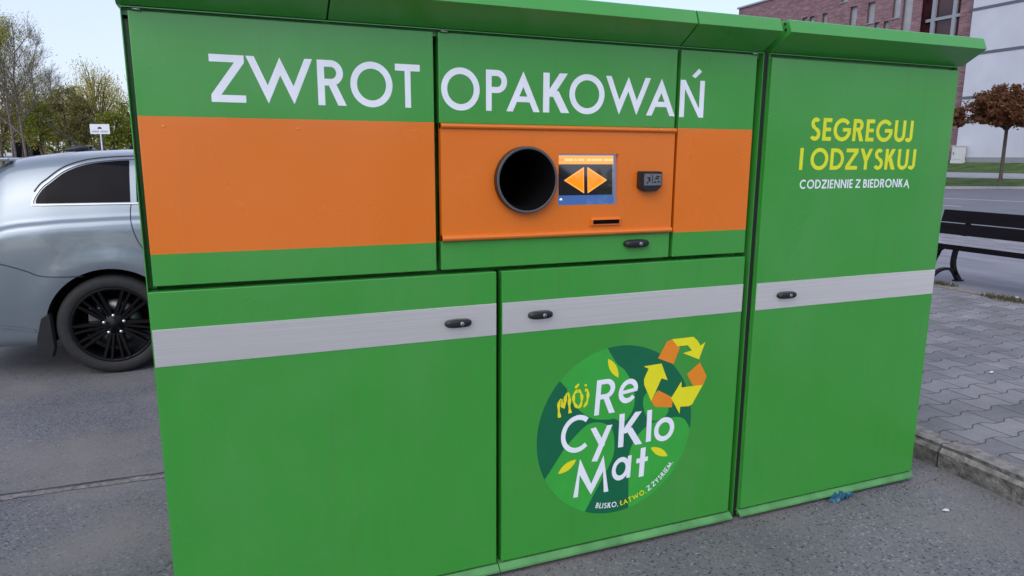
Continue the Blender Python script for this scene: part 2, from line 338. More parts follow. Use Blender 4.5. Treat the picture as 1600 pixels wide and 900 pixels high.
# ------------------------------------------------------------------ letters (geometric sans, unit cap height)
def arc(cx, cy, rx, ry, a0, a1, t, n=None, tx=None):
    n = n or max(6, int(abs(a1-a0)/9)); tx = tx or t; out = []
    for i in range(n):
        p, q = R(a0+(a1-a0)*i/n), R(a0+(a1-a0)*(i+1)/n)
        out.append([(cx+rx*math.cos(p), cy+ry*math.sin(p)), (cx+rx*math.cos(q), cy+ry*math.sin(q)),
                    (cx+(rx-tx)*math.cos(q), cy+(ry-t)*math.sin(q)), (cx+(rx-tx)*math.cos(p), cy+(ry-t)*math.sin(p))])
    return out
def rect(x0, y0, x1, y1): return [[(x0,y0),(x1,y0),(x1,y1),(x0,y1)]]
def diag(x0, y0, x1, y1, h): return [[(x0-h/2,y0),(x0+h/2,y0),(x1+h/2,y1),(x1-h/2,y1)]]
def poly(*p): return [list(p)]
def glyph(c, t=.155):
    """list of strokes (each a list of polygons) and width"""
    h = t*1.13
    if c == 'Z': W=.70; return [rect(0,1-t,W,1), rect(0,0,W,t), poly((0,t),(h*1.15,t),(W,1-t),(W-h*1.15,1-t))], W
    if c in 'WM':
        W = 1.42 if c == 'W' else 1.08; hh = h*.98
        b1 = W*.305; k = W/2+hh-b1; yi = 2*hh/(k+b1); ym = (W/2-b1)/k
        if c == 'M':
            b1 = W*.17; k = W/2+hh-b1; yi = 2*hh/(k+b1); ym = (W/2-b1)/k
        pts = [(0,1),(hh,1),(b1,yi),(W/2,1),(W-b1,yi),(W-hh,1),(W,1),(W-b1,0),(W/2,ym),(b1,0)]
        if c == 'M': pts = [(x, 1-y) for x, y in pts]
        half1 = [pts[i] for i in (0,1,2,9)]; half2 = [pts[i] for i in (2,3,8,9)]; half3 = [pts[i] for i in (3,4,7,8)]; half4 = [pts[i] for i in (4,5,6,7)]
        return [[half1, half2, half3, half4]], W
    if c in 'AĄ':
        W=.92; k=W/2; ya=(W/2-h)/k
        s = [[[(0,0),(h,0),(W/2,ya),(W/2,1)], [(W,0),(W-h,0),(W/2,ya),(W/2,1)]], rect(.2,.24,W-.2,.24+t*.9)]
        if c == 'Ą': s.append(arc(W-.02,-.1,.13,.12,80,270,t*.55))
        return s, W
    if c in 'NŃ':
        W=.80; s=[rect(0,0,t,1), rect(W-t,0,W,1), poly((0,1),(h*.9,1.0),(W,0),(W-h*.9,0))]
        if c == 'Ń': s.append(poly((.36,1.11),(.48,1.06),(.68,1.24),(.58,1.32)))
        return s, W
    if c in 'OÓ':
        W=1.0; s=[arc(.5,.5,.5,.515,0,360,t)]
        if c == 'Ó': s.append(poly((.42,1.1),(.52,1.1),(.72,1.3),(.57,1.3)))
        return s, W
    if c in 'RP':
        W=.58; r=.28
        s=[rect(0,0,t,1), rect(t*.9,1-t*.95,W-r,1), rect(t*.9,1-2*r,W-r,1-2*r+t*.95), arc(W-r,1-r,r,r,-90,90,t*.95,tx=t)]
        if c == 'R': s.append(poly((.24,.46),(.24+h*1.05,.46),(W+.06,0),(W+.06-h*1.1,0))); W += .06
        return s, W
    if c == 'B':
        W=.56; s=[rect(0,0,t,1)]
        for (y0,y1,w_) in ((.47,1,.50),(0,.47+t*.9,.56)):
            r=(y1-y0)/2; s += [rect(t*.9,y1-t*.9,w_-r,y1), rect(t*.9,y0,w_-r,y0+t*.9), arc(w_-r,y0+r,r,r,-90,90,t*.9,tx=t)]
        return s, W
    if c == 'T': W=.66; return [rect(0,1-t,W,1), rect(W/2-t/2,0,W/2+t/2,1-t*.5)], W
    if c == 'K': W=.66; return [rect(0,0,t,1), diag(t*.9,.40,W-.05-h*.6,1,h*1.15), diag(t+.12,.55,W-h*.62,0,h*1.2)], W
    if c == 'Y': W=.74; return [diag(h*.5,1,W/2,.42,h), diag(W-h*.5,1,W/2,.42,h), rect(W/2-t/2,0,W/2+t/2,.5)], W
    if c == 'E': W=.48; return [rect(0,0,t,1), rect(t*.9,1-t*.95,W,1), rect(t*.9,.5-t*.45,W-.03,.5+t*.45), rect(t*.9,0,W,t*.95)], W
    if c in 'LŁ':
        W=.44; s=[rect(0,0,t,1), rect(t*.9,0,W,t*.95)]
        if c == 'Ł': s.append(poly((-.12,.36),(-.12,.48),(.34,.72),(.34,.60)))
        return s, W
    if c == 'I': return [rect(0,0,t,1)], t
    if c == 'U': W=.68; r=W/2; return [rect(0,r,t,1), rect(W-t,r,W,1), arc(r,r,r,r+.01,180,360,t)], W
    if c == 'J': W=.34; r=.24; return [rect(W-t,r,W,1), arc(W-r,r,r,r+.01,205,360,t)], W
    if c == 'D': W=.78; return [rect(0,0,t,1), rect(t*.9,1-t,.3,1), rect(t*.9,0,.3,t), arc(.3,.5,W-.3,.5,-90,90,t)], W
    if c == 'C': W=.86; return [arc(.5,.5,.5,.515,48,312,t)], W
    if c == 'G': W=.98; return [arc(.5,.5,.5,.515,40,350,t), rect(.52,.42,.98,.42+t*.92)], W
    if c == 'S':
        W=.56; r1=.255; r2=.29
        return [arc(.28,1-r1,.25,r1+.01,35,270,t), arc(.27,r2,.29,r2+.01,90,-150,t)], W
    if c == 'e': return [arc(.5,.5,.5,.515,0,318,.215), rect(.12,.41,.98,.57)], 1.0
    if c == 'o': return [arc(.5,.5,.5,.515,0,360,.215)], 1.0
    if c == 'a': return [arc(.46,.5,.46,.515,0,360,.215,tx=.2), rect(.80,0,1.0,1)], 1.0
    if c == '.': return [rect(0,0,.15,.15)], .15
    if c == ',': return [poly((0,.15),(.15,.15),(.10,-.12),(.0,-.12))], .15
    return [], .30
def put(g, strokes, f, y, m=0, step=.00012):
    """lay strokes on a face: f maps 2-D to (x,z); every stroke a hair in front of the one before"""
    for i, st in enumerate(strokes):
        for pl in st:
            pts = [f(a, b) for a, b in pl]
            g.add([(p[0], y-step*(i+1), p[1]) for p in pts], [tuple(range(len(pts)))], m)
def word(g, s, x0, x1, z0, cap, y, t=.155, gap=.17, shear=0.0, m=0, dz=0.0):
    tot = 0; lay = []
    for c in s:
        st, W = glyph(c, t); lay.append((st, tot)); tot += W+(gap if c != ' ' else 0)
    tot -= gap; k = (x1-x0)/tot
    for st, o in lay:
        put(g, st, lambda a, b, o=o: (x0+(a+o)*k+shear*b*cap, z0+b*cap+dz*(a+o)/tot), y, m)
def fitted(g, c, x0, x1, z0, z1, y, t=.155, m=0):
    st, W = glyph(c, t); put(g, st, lambda a, b: (x0+(x1-x0)*a/W, z0+(z1-z0)*b), y, m)

# ================================================================== SETTING
g = G(); g.quad((-700,-700,0),(700,-700,0),(700,900,0),(-700,900,0)); structure(g.build('ground', ASPHALT, recalc=False))
g = G()
a0, a1, a2 = Vector((-4, 1.80, 0)), Vector((-.848, 1.406, 0)), Vector((1.2, 1.36, 0))
def strip(g, pts, wdt, z, jit=.0, m=0, sub=14):
    L_ = []
    for i in range(len(pts)-1):
        for k in range(sub): L_.append(pts[i].lerp(pts[i+1], k/sub))
    L_.append(pts[-1]); a, b = [], []
    for i, p in enumerate(L_):
        d = (L_[min(i+1,len(L_)-1)]-L_[max(i-1,0)]).normalized(); n = Vector((-d.y, d.x, 0))
        q = p + n*random.uniform(-jit, jit); ww = wdt*random.uniform(.7, 1.3) if jit else wdt
        a.append(q+n*ww/2); b.append(q-n*ww/2)
    for i in range(len(a)-1): g.quad((a[i].x,a[i].y,z),(b[i].x,b[i].y,z),(b[i+1].x,b[i+1].y,z),(a[i+1].x,a[i+1].y,z), m)
strip(g, [a0-Vector((0,.03,0)), a1-Vector((0,.03,0)), a2-Vector((0,.03,0))], .05, .003, .004)
strip(g, [a0, a1, a2], .008, .006, .004, 1)
structure(g.build('asphalt_seam', [CRACKFILL, CRACK], recalc=False))

# raised pavement beyond the kerb
g = G(); g.box(3.63, 7.60, -12, 16, -.2, .12); structure(g.build('paved_pavement', PAVERS))
g = G(); g.box(7.69, 14.2, -20, 30, -.2, .121); structure(g.build('pavement', SMOOTH_PAVE))
g = G()
n = 60
for i in range(n):      # ragged sandy joint between the two pavings
    y0, y1 = -12+28*i/n, -12+28*(i+1)/n
    g.quad((7.60-random.uniform(0,.05), y0, .1235),(7.69+random.uniform(0,.06), y0, .1235),(7.69+random.uniform(0,.06), y1, .1235),(7.60-random.uniform(0,.05), y1, .1235))
g.box(7.60,7.69,-12,16,-.2,.118)
structure(g.build('sandy_joint', SAND, recalc=False))
# kerb stones with open joints
g = G(); y = 3.05-12
while y < 14:
    bm = bmesh.new(); bmesh.ops.create_cube(bm, size=1)
    L_ = 1.0
    for v in bm.verts: v.co = Vector((3.485+(v.co.x+.5)*.145, y+.006+(v.co.y+.5)*(L_-.012), -.2+(v.co.z+.5)*.322))
    bmesh.ops.subdivide_edges(bm, edges=bm.edges[:], cuts=7, use_grid_fill=True)
    for v in bm.verts:
        rnd = Vector((random.gauss(0,1), random.gauss(0,1), random.gauss(0,1)))*.0022
        if v.co.x < 3.49 and v.co.z > .11: v.co += Vector((.018, 0, -.016))
        v.co += rnd
    g.bm(bm, 0); y += L_
kb = structure(g.build('kerb', [KERB, mat('kerb_top_concrete', (.20,.19,.182), .9, var=.45, vs_=22, bump=1.0, bs=80)]))
for p_ in kb.data.polygons:
    if p_.normal.z > .55: p_.material_index = 1                     # upward faces lighter than the sides

# far road, its markings, and the bank of grass in front of the building
def wide(py, z, a=1300, b=1950): return on_z(a, py, z), on_z(b, py, z)
A0, A1 = wide(291.5, .12)
N0, N1 = Vector((14.2, 30, .004)), Vector((14.2, -20, .004))
g = G(); g.quad((N0.x,N0.y,.004), (N1.x,N1.y,.004), (A1.x,A1.y,.004), (A0.x,A0.y,.004)); structure(g.build('road', ROAD, recalc=False))
g = G()
for (p, q, wd) in (((1440,308),(1640,317),.16), ((1440,319),(1502,322.5),.14)):
    P0, P1 = on_z(*p, .008), on_z(*q, .008); d = (P1-P0)
    if q[0] > 1600: P0 = P0-d*1.0; P1 = P1+d*1.5
    strip(g, [P0, P1], wd, .008)
structure(g.build('road_markings', ROADLINE, recalc=False))
BX = 45.0
C0, C1 = Vector((BX+.5, 75, 1.38)), Vector((BX+.5, -25, 1.43))
A0 = Vector((A0.x, A0.y, .12)); A1 = Vector((A1.x, A1.y, .12))
def bank(t0, t1, name, m, lift=0):
    g = G(); n = 40
    for i in range(n):
        for (ta, tb) in ((t0, t1),):
            pa = A0.lerp(A1, i/n); pb = A0.lerp(A1, (i+1)/n); ca = C0.lerp(C1, i/n); cb = C0.lerp(C1, (i+1)/n)
            z = Vector((0,0,lift))
            g.quad(pa.lerp(ca,ta)+z, pb.lerp(cb,ta)+z, pb.lerp(cb,tb)+z, pa.lerp(ca,tb)+z)
    return structure(g.build(name, m, recalc=False))
bank(.01, .26, 'lawn_verge', GRASS); bank(.26, .46, 'footpath', PATH); bank(.46, 1.0, 'lawn', GRASS)
g = G()
for i in range(40):
    a, b = A0.lerp(A1, i/40), A0.lerp(A1, (i+1)/40); d = (C0-A0).normalized()*.25
    g.quad(a-Vector((0,0,.12)), b-Vector((0,0,.12)), b, a); g.quad(a, b, b+d, a+d)
structure(g.build('far_kerb', mat('pale_kerb', (.32,.32,.33), .85, var=.15), recalc=False))

# park lawn to the left, behind the car park
g = G(); q = [ground(-260, 40), ground(420, 40), ground(420, 230), ground(-500, 230)]
g.quad(*[(p.x, p.y, .02) for p in q]); structure(g.build('park_lawn', mat('dull_grass', (.085,.095,.045), .95, var=.4, vs_=.5), recalc=False))

# ================================================================== BRICK BUILDING
def brick_mat():
    m, t, b, N, L = nodes('clinker_brick'); b.inputs['Roughness'].default_value = .85
    tc = N('ShaderNodeTexCoord'); s = N('ShaderNodeSeparateXYZ'); c = N('ShaderNodeCombineXYZ'); L(tc.outputs['Object'], s.inputs[0])
    L(s.outputs[1], c.inputs[0]); L(s.outputs[2], c.inputs[1])
    br = N('ShaderNodeTexBrick'); L(c.outputs[0], br.inputs['Vector']); br.inputs['Scale'].default_value = 1
    br.inputs['Brick Width'].default_value = .5; br.inputs['Row Height'].default_value = .085; br.inputs['Mortar Size'].default_value = .012; br.inputs['Bias'].default_value = -.1
    br.inputs['Color1'].default_value = (.145,.056,.066,1); br.inputs['Color2'].default_value = (.275,.145,.155,1); br.inputs['Mortar'].default_value = (.235,.195,.215,1)
    n = N('ShaderNodeTexNoise'); n.inputs['Scale'].default_value = 1.6; n.inputs['Detail'].default_value = 8; n.inputs['Roughness'].default_value = .75
    mp = N('ShaderNodeMapping'); mp.inputs['Scale'].default_value = (1,.8,2.6); L(tc.outputs['Object'], mp.inputs['Vector']); L(mp.outputs[0], n.inputs['Vector'])
    r = N('ShaderNodeMapRange'); r.inputs['From Min'].default_value = .3; r.inputs['From Max'].default_value = .7; r.inputs['To Min'].default_value = .6; r.inputs['To Max'].default_value = 1.35; L(n.outputs['Fac'], r.inputs['Value'])
    x = N('ShaderNodeMix'); x.data_type = 'RGBA'; x.blend_type = 'MULTIPLY'; x.inputs[0].default_value = 1; L(br.outputs[0], x.inputs[6]); L(r.outputs[0], x.inputs[7]); L(x.outputs[2], b.inputs['Base Color'])
    return m
BRICK = brick_mat()
RENDER = mat('white_wall_panels', (.50, .52, .59), .8, var=.06, vs_=.6)
FRAME_GREY = mat('grey_window_frame', (.26, .28, .32), .5, var=.08)
JOINT = mat('wall_joint', (.10, .115, .15), .8, var=.1)
GLASS_DARK = mat('dark_window_glass', (.05, .018, .022), .12, var=.5, vs_=.7)
PANE_GREY = mat('pale_blind_pane', (.34, .34, .37), .3, var=.12, vs_=1.5)
REVEAL = mat('window_reveal', (.10,.065,.07), .8, var=.15)
bld = thing('brick_building', 'large purple-red brick and white-walled building with narrow slit windows across the road', 'building', (BX, 40, 0))
wins = [(44.634,45.155,11.0,12.93), (43.847,44.367,11.0,12.89), (42.49,43.017,11.0,12.88), (39.614,40.271,11.50,12.875), (37.996,38.663,11.40,12.874),
        (35.809,36.47,11.40,14.1), (34.858,35.628,10.37,14.1), (37.499,37.921,9.9,11.353), (36.69,37.122,9.9,11.304), (40.612,41.212,13.39,14.3),
        (47.2,47.75,11.0,12.9), (49.6,50.1,11.0,12.9), (46.0,46.5,7.6,9.4), (41.5,42.1,7.4,9.2), (38.6,39.2,5.8,7.6), (36.2,36.8,3.5,5.3)]
ys = sorted({34.1, 53.24} | {a for w_ in wins for a in w_[:2]}); zs = sorted({0.9, 15.1} | {a for w_ in wins for a in w_[2:]})
g = G()
for i in range(len(ys)-1):
    for j in range(len(zs)-1):
        yc, zc = (ys[i]+ys[i+1])/2, (zs[j]+zs[j+1])/2
        if any(a < yc < b and c < zc < d for a, b, c, d in wins): continue
        g.quad((BX,ys[i+1],zs[j]),(BX,ys[i],zs[j]),(BX,ys[i],zs[j+1]),(BX,ys[i+1],zs[j+1]))
for a, b, c, d in wins:
    X = BX+.28
    for p in (((BX,a,c),(BX,b,c),(X,b,c),(X,a,c)), ((BX,a,d),(BX,b,d),(X,b,d),(X,a,d)), ((BX,a,c),(BX,a,d),(X,a,d),(X,a,c)), ((BX,b,c),(BX,b,d),(X,b,d),(X,b,c))): g.quad(*p, 1)
g.quad((BX,53.24,.9),(BX,53.24,15.1),(BX+16,53.24,15.1),(BX+16,53.24,.9))
part(g, 'brick_wall', [BRICK, REVEAL], bld, recalc=False)
g = G(); g.box(BX-.12, BX+16, 34.0, 53.4, 15.1, 15.24); g.box(BX+.3, BX+16, 34.0, 53.2, 14.6, 15.1); part(g, 'roof_coping', FRAME_GREY, bld)
for a, b, c, d in wins:
    g = G(); X = BX+.25; f = .07
    g.box(X-.05,X,a,a+f,c,d); g.box(X-.05,X,b-f,b,c,d); g.box(X-.05,X,a+f,b-f,d-f,d); g.box(X-.05,X,a+f,b-f,c,c+f)
    g.box(BX-.06, BX+.28, a-.03, b+.03, c-.07, c-.003)
    wo = part(g, 'window', FRAME_GREY, bld)
    g = G(); g.quad((X-.02,a+f,c+f),(X-.02,b-f,c+f),(X-.02,b-f,d-f),(X-.02,a+f,d-f)); part(g, 'pane', PANE_GREY, wo)
# glazed stair tower set back between brick and white wall
g = G(); g.box(BX+.6, BX+.7, 29, 37.5, .9, 15.0); gl = part(g, 'stairwell_glazing', GLASS_DARK, bld)
g = G()
for yy in (33.55, 32.02, 30.75): g.box(BX+.42, BX+.58, yy-.13, yy+.13, .9, 15.0)
for zz in (2.8, 5.45, 8.15, 10.85, 13.5): g.box(BX+.45, BX+.57, 30.2, 34.1, zz-.1, zz+.1)
part(g, 'glazing_frame', FRAME_GREY, gl)
g = G(); g.box(BX+.3, BX+.55, 30.25, 31.5, .9, 15.0); part(g, 'brick_pier', BRICK, bld)
g = G(); g.box(BX-.05, BX+16, -20, 30.4, 1.62, 15.2); wl = part(g, 'white_wall', RENDER, bld)
g = G()
for zz in (5.42, 8.14, 10.88, 13.6): g.box(BX-.075, BX-.05, -20, 30.4, zz-.09, zz+.09)
part(g, 'panel_joint', JOINT, wl)
g = G(); g.box(BX-.08, BX+16, -20, 30.4, .9, 1.62); part(g, 'plinth', mat('plinth_grey', (.24,.25,.28), .85), bld)
# meter box
mb = on_x(1496, 254, BX-.4)
mbx = thing('utility_cabinet', 'small pale grey utility cabinet standing against the white wall', 'utility box', (BX-.4, mb.y, mb.z-.05))
MBM = mat('pale_grey_cabinet', (.55,.56,.57), .6, var=.06); MBD = mat('cabinet_handle_grey', (.2,.2,.22), .6)  # pale grey housing, darker grey for the handle
g = G(); g.box(BX-.6, BX-.2, mb.y-.38, mb.y+.38, mb.z-.05, mb.z+.15, bev=.01); part(g, 'plinth', MBM, mbx)
g = G(); g.box(BX-.58, BX-.22, mb.y-.36, mb.y+.36, mb.z+.15, mb.z+1.03, bev=.015); g.box(BX-.62, BX-.18, mb.y-.40, mb.y+.40, mb.z+1.03, mb.z+1.09, bev=.01); part(g, 'housing', MBM, mbx)
g = G(); g.box(BX-.60, BX-.585, mb.y-.30, mb.y+.30, mb.z+.22, mb.z+.97, bev=.004); part(g, 'door', MBM, mbx)
g = G(); g.box(BX-.62, BX-.602, mb.y+.16, mb.y+.24, mb.z+.5, mb.z+.68); part(g, 'handle', MBD, mbx)

# ================================================================== TREES
BARK = mat('bark', (.075,.06,.05), .9, var=.35, vs_=5, bump=.6, bs=20)
BARK_GREY = mat('grey_bark', (.15,.125,.11), .9, var=.3, vs_=5, bump=.6, bs=20)
def leafquad(g, p, s, m=0, droop=0):
    a = Vector((random.gauss(0,1), random.gauss(0,1), random.gauss(0,1))).normalized()
    b = a.cross(Vector((random.gauss(0,1), random.gauss(0,1), random.gauss(0,1)))).normalized()
    if droop: a = Vector((random.gauss(0,.25), random.gauss(0,.25), -1)).normalized(); b = a.cross(Vector((random.gauss(0,1), random.gauss(0,1), 0))).normalized()
    l = s*random.uniform(.7,1.3); w_ = l*(.55 if not droop else .35)
    c = a.cross(b)*l*.12
    g.add([p-a*l/2, p+b*w_/2+c, p+a*l/2, p-b*w_/2+c], [(0,1,2,3)], m)
def crown_clumps(g, c, rad, n, leaf, nc=60, spread=.22, flat=0.0, shell=.55, droop=0):
    cs = []
    for i in range(nc):
        d = Vector((random.gauss(0,1), random.gauss(0,1), random.gauss(0,1))).normalized()
        r_ = shell+(1-shell)*random.random()
        p = Vector((d.x*rad[0]*r_, d.y*rad[1]*r_, d.z*rad[2]*r_))
        if flat and p.z < -flat*rad[2]: p.z = -flat*rad[2]*random.uniform(.6,1)
        cs.append((p, random.uniform(.6,1.3)))
    for i in range(n):
        p, k = random.choice(cs); s = spread*min(rad)*k
        q = Vector(c)+p+Vector((random.gauss(0,s), random.gauss(0,s), random.gauss(0,s*.8)))
        leafquad(g, q, leaf, droop=droop)
def branch(g, p, d, length, r, lvl, ends, bend=.25, upw=.25, kids=(3,5), minr=.009, ang=(.45,.95)):
    n = 4; pts = [p]; rad = [r]
    q = p.copy(); dd = d.copy()
    for i in range(n):
        dd = (dd + Vector((random.gauss(0,bend), random.gauss(0,bend), random.gauss(0,bend)*.6+upw*.3))*.35).normalized()
        q = q + dd*length/n; pts.append(q.copy()); rad.append(max(minr*.8, r*(1-.75*(i+1)/n)))
    g.tube(pts, rad, n=6 if lvl > 2 else (4 if lvl > 1 else 3), cap=False)
    if lvl <= 0: ends.append((pts[-1], dd)); ends.append((pts[2], dd)); return
    for k in range(random.randint(*kids)):
        t = random.uniform(.35, 1.0); i = min(int(t*n), n-1); s = pts[i].lerp(pts[i+1], t*n-i)
        ax = dd.cross(Vector((random.gauss(0,1), random.gauss(0,1), random.gauss(0,1)))).normalized()
        nd = (Matrix.Rotation(random.uniform(*ang), 3, ax) @ dd); nd.z += upw*.4; nd.normalize()
        branch(g, s, nd, length*random.uniform(.5,.72), max(minr, r*(1-.75*t)*.75), lvl-1, ends, bend, upw, kids, minr, ang)
LEAF_YG = leaf_mat('yellow_green_leaves', [(.20,.21,.02),(.36,.36,.05),(.50,.48,.10)])
LEAF_WIL = leaf_mat('willow_leaves', [(.30,.26,.04),(.46,.41,.09),(.58,.54,.20)])
LEAF_GR = leaf_mat('spring_green_leaves', [(.10,.13,.015),(.20,.23,.03),(.33,.34,.06)])
LEAF_BR = leaf_mat('brown_twig_leaves', [(.13,.115,.04),(.21,.19,.065),(.30,.27,.09)])
LEAF_RED = leaf_mat('reddish_maple_leaves', [(.075,.022,.015),(.19,.058,.034),(.22,.10,.045),(.13,.105,.034),(.27,.11,.07)])
TREES = 'trees behind the parked silver car'
def bare_tree(px, depth, top_py, label, spread=1.0, bud=LEAF_YG, buds=1, bark=BARK_GREY, lvl=4, lean=0):
    b = ground(px, depth); H = 1.55+(241-top_py)/1080*depth
    t = thing('bare_tree', label, 'tree', b, TREES)
    g = G(); ends = []
    pts = [b+Vector((random.gauss(0,.03)*i+lean*i/6, random.gauss(0,.03)*i, H*.92*i/6)) for i in range(7)]
    rad = [.02+.0062*H*(1-i/6.5) for i in range(7)]
    g.tube(pts, rad, n=8, cap=False); part(g, 'trunk', bark, t)
    g = G()
    for i in range(26):
        f = random.uniform(.24, .98); k = min(int(f*6), 5); s = pts[k].lerp(pts[k+1], f*6-k)
        a = random.uniform(0, 6.283); d = Vector((math.cos(a)*spread, math.sin(a)*spread, .9+.6*f)).normalized()
        branch(g, s, d, H*(.36-.27*f)*random.uniform(.8,1.1), .010*H*(1-f*.8)*.6, lvl-2, ends, upw=.5, kids=(6,8), minr=.0065)
    br = part(g, 'crown', bark, t, recalc=False)
    if buds:
        g = G()
        for p, d in ends:
            for k in range(buds):
                if random.random() < .85: leafquad(g, p+Vector((random.gauss(0,.14), random.gauss(0,.14), random.gauss(0,.14))), .10)
        part(g, 'leaves', bud, br, recalc=False)
    return t
def leafy_tree(px, depth, top_py, half_px, bot_py, leafm, label, n=2600, leaf=.2, nc=70, name='leafy_tree', group=TREES, droop=0, sp=.2, trunk=.1):
    b = ground(px, depth); H = 1.55+(241-top_py)/1080*depth; B = max(.25, 1.55+(241-bot_py)/1080*depth); rx = half_px/1080*depth
    t = thing(name, label, 'tree', b, group)
    c = b+Vector((0,0,(H+B)/2)); g = G(); ends = []
    tp = [b+Vector((random.gauss(0,.05)*i, random.gauss(0,.05)*i, (B+(H-B)*.7)*i/4)) for i in range(5)]
    g.tube(tp, [trunk*(1.2-.22*i) for i in range(5)], n=7, cap=False)
    for i in range(9):
        a = random.uniform(0, 6.283); f = random.uniform(.3,.95); k = min(int(f*4),3); s = tp[k].lerp(tp[k+1], f*4-k)
        e = c+Vector((math.cos(a)*rx*.8, math.sin(a)*rx*.8, random.uniform(-.2,.8)*(H-B)/2)); mid = s.lerp(e,.5)+Vector((0,0,.25))
        g.tube([s, mid, e], [trunk*.45, trunk*.28, .012], n=5, cap=False)
    part(g, 'trunk', BARK, t, recalc=False)
    g = G(); crown_clumps(g, c, (rx*.92, rx*.92, (H-B)/2*.92), n, leaf, nc, sp, droop=droop); part(g, 'crown', leafm, t, recalc=False)
    return t
bare_tree(40, 42, 30, 'tall bare tree with budding twigs, the taller trunk left of the sign', 1.0)
bare_tree(24, 47, 36, 'slim bare tree just left of the tallest bare trunk', .8)
bare_tree(68, 60, 70, 'greyish bare tree spreading to the right of the tall bare tree', 1.1, buds=0)
bare_tree(92, 64, 108, 'low pale bare tree in the gap between the bare trees and the willow', 1.1, buds=0)
leafy_tree(-20, 36, 8, 40, 120, LEAF_YG, 'fresh yellow-green tree cut by the left edge of the photo', n=2200, leaf=.2)
leafy_tree(5, 52, 118, 34, 225, LEAF_BR, 'brownish half-bare tree at the far left behind the silver car', n=1900, leaf=.19)
leafy_tree(38, 56, 148, 30, 226, LEAF_GR, 'low dark green tree behind the two bare trunks', n=1800, leaf=.2)
leafy_tree(68, 50, 148, 26, 236, LEAF_GR, 'rounded spring-green tree behind the car aerial', n=2200, leaf=.19)
leafy_tree(112, 48, 124, 24, 236, LEAF_BR, 'tall brown twiggy shrub to the left of the white sign', n=2400, leaf=.17, name='twiggy_shrub')
leafy_tree(134, 46, 150, 22, 236, LEAF_BR, 'brown twiggy shrub directly behind the white sign', n=2300, leaf=.17, name='twiggy_shrub')
leafy_tree(92, 62, 136, 22, 236, LEAF_YG, 'pale green tree between the brown shrub and the rounded green tree', n=1500, leaf=.2)
leafy_tree(180, 44, 172, 22, 236, LEAF_GR, 'dense green bush to the right of the white sign', n=2500, leaf=.16, name='green_bush')
leafy_tree(206, 47, 150, 20, 236, LEAF_GR, 'green bush beside the left edge of the green machine', n=2200, leaf=.17, name='green_bush')
leafy_tree(20, 75, 172, 60, 236, LEAF_BR, 'dim brown thicket at the far left behind every other tree', n=1800, leaf=.3)
leafy_tree(150, 78, 158, 70, 238, LEAF_GR, 'wide dark thicket behind the sign and the willow', n=2600, leaf=.3)
for a, b_, lab in ((-20, 30, 'far low hedge under the bare trees'), (75, 34, 'far low hedge under the brown shrubs'), (150, 44, 'far low hedge to the left and right of the sign pole')):
    leafy_tree(a+15, 82, 203, b_+8, 244, LEAF_GR, lab, n=1500, leaf=.32, name='hedge', group='hedges behind the trees')
leafy_tree(50, 55, 128, 36, 238, LEAF_YG, 'soft yellow-green tree filling in behind the tall bare trunks', n=2400, leaf=.17)
leafy_tree(132, 57, 132, 26, 238, LEAF_YG, 'soft yellow-green tree between the brown shrubs and the willow', n=1900, leaf=.17)
# weeping willow
def willow(px, depth, top_py, half_px):
    b = ground(px, depth); H = 1.55+(241-top_py)/1080*depth; rx = half_px/1080*depth
    t = thing('willow_tree', 'pale yellow weeping willow towering behind the white sign', 'tree', b, TREES)
    g = G(); ends = []
    tp = [b+Vector((random.gauss(0,.08)*i, random.gauss(0,.08)*i, H*.6*i/4)) for i in range(5)]
    g.tube(tp, [.26,.2,.17,.13,.08], n=8, cap=False)
    heads = []
    for i in range(42):
        a = random.uniform(0,6.283); rr = rx*random.uniform(.15,1.0)**.7; s = tp[random.randint(2,4)]
        top = H*(1-.42*(rr/rx)**2)*random.uniform(.86,1.0)
        e = b+Vector((math.cos(a)*rr, math.sin(a)*rr, top)); mid = s.lerp(e,.55)+Vector((0,0,.5)); heads.append(e)
        g.tube([s, mid, e], [.05,.035,.012], n=4, cap=False)
    tr = part(g, 'trunk', BARK, t, recalc=False)
    g = G()
    for e in heads:
        for k in range(18):
            q = e+Vector((random.gauss(0,.38), random.gauss(0,.38), random.gauss(0,.25))); L_ = random.uniform(.8, 3.2)
            dx, dy = random.gauss(0,.3), random.gauss(0,.3); m_ = int(L_/.16)
            for j in range(m_):
                if random.random() < .75: leafquad(g, q+Vector((dx*j*.16+random.gauss(0,.06), dy*j*.16+random.gauss(0,.06), -j*.16)), .15, droop=1)
    part(g, 'crown', LEAF_WIL, t, recalc=False)
willow(160, 55, 93, 44)
# globe maples on stems across the road
def globe_tree(foot, H, clear, rx, label):
    t = thing('globe_maple', label, 'tree', foot, 'globe-headed maples on the verge')
    g = G(); g.tube([foot+Vector((0,0,-.1)), foot+Vector((.02,0,.3)), foot+Vector((.01,.02,clear+.5))], [.11,.085,.075], n=10)
    c = foot+Vector((0,0,clear+(H-clear)*.42))
    for i in range(14):
        a = random.uniform(0,6.283); e = c+Vector((math.cos(a)*rx*.8, math.sin(a)*rx*.8, random.uniform(-.2,.7)*(H-clear)*.5)); s = foot+Vector((0,0,clear+random.uniform(-.1,.5)))
        g.tube([s, s.lerp(e,.5)+Vector((0,0,.2)), e], [.045,.03,.012], n=5, cap=False)
    part(g, 'trunk', BARK, t, recalc=False)
    g = G(); crown_clumps(g, c, (rx*.93, rx*.93, (H-clear)*.50), 15000, .17, 330, .085, flat=.60, shell=.35); part(g, 'crown', LEAF_RED, t, recalc=False)
v = ray(1562, 285); fz = (CAM.z-.36)/-v.z; foot = CAM+v*fz
sc_ = fz/1080.47
globe_tree(foot, 152*sc_, 80*sc_, 66*sc_, 'reddish globe-headed maple on a thin stem, whole crown in front of the white wall')
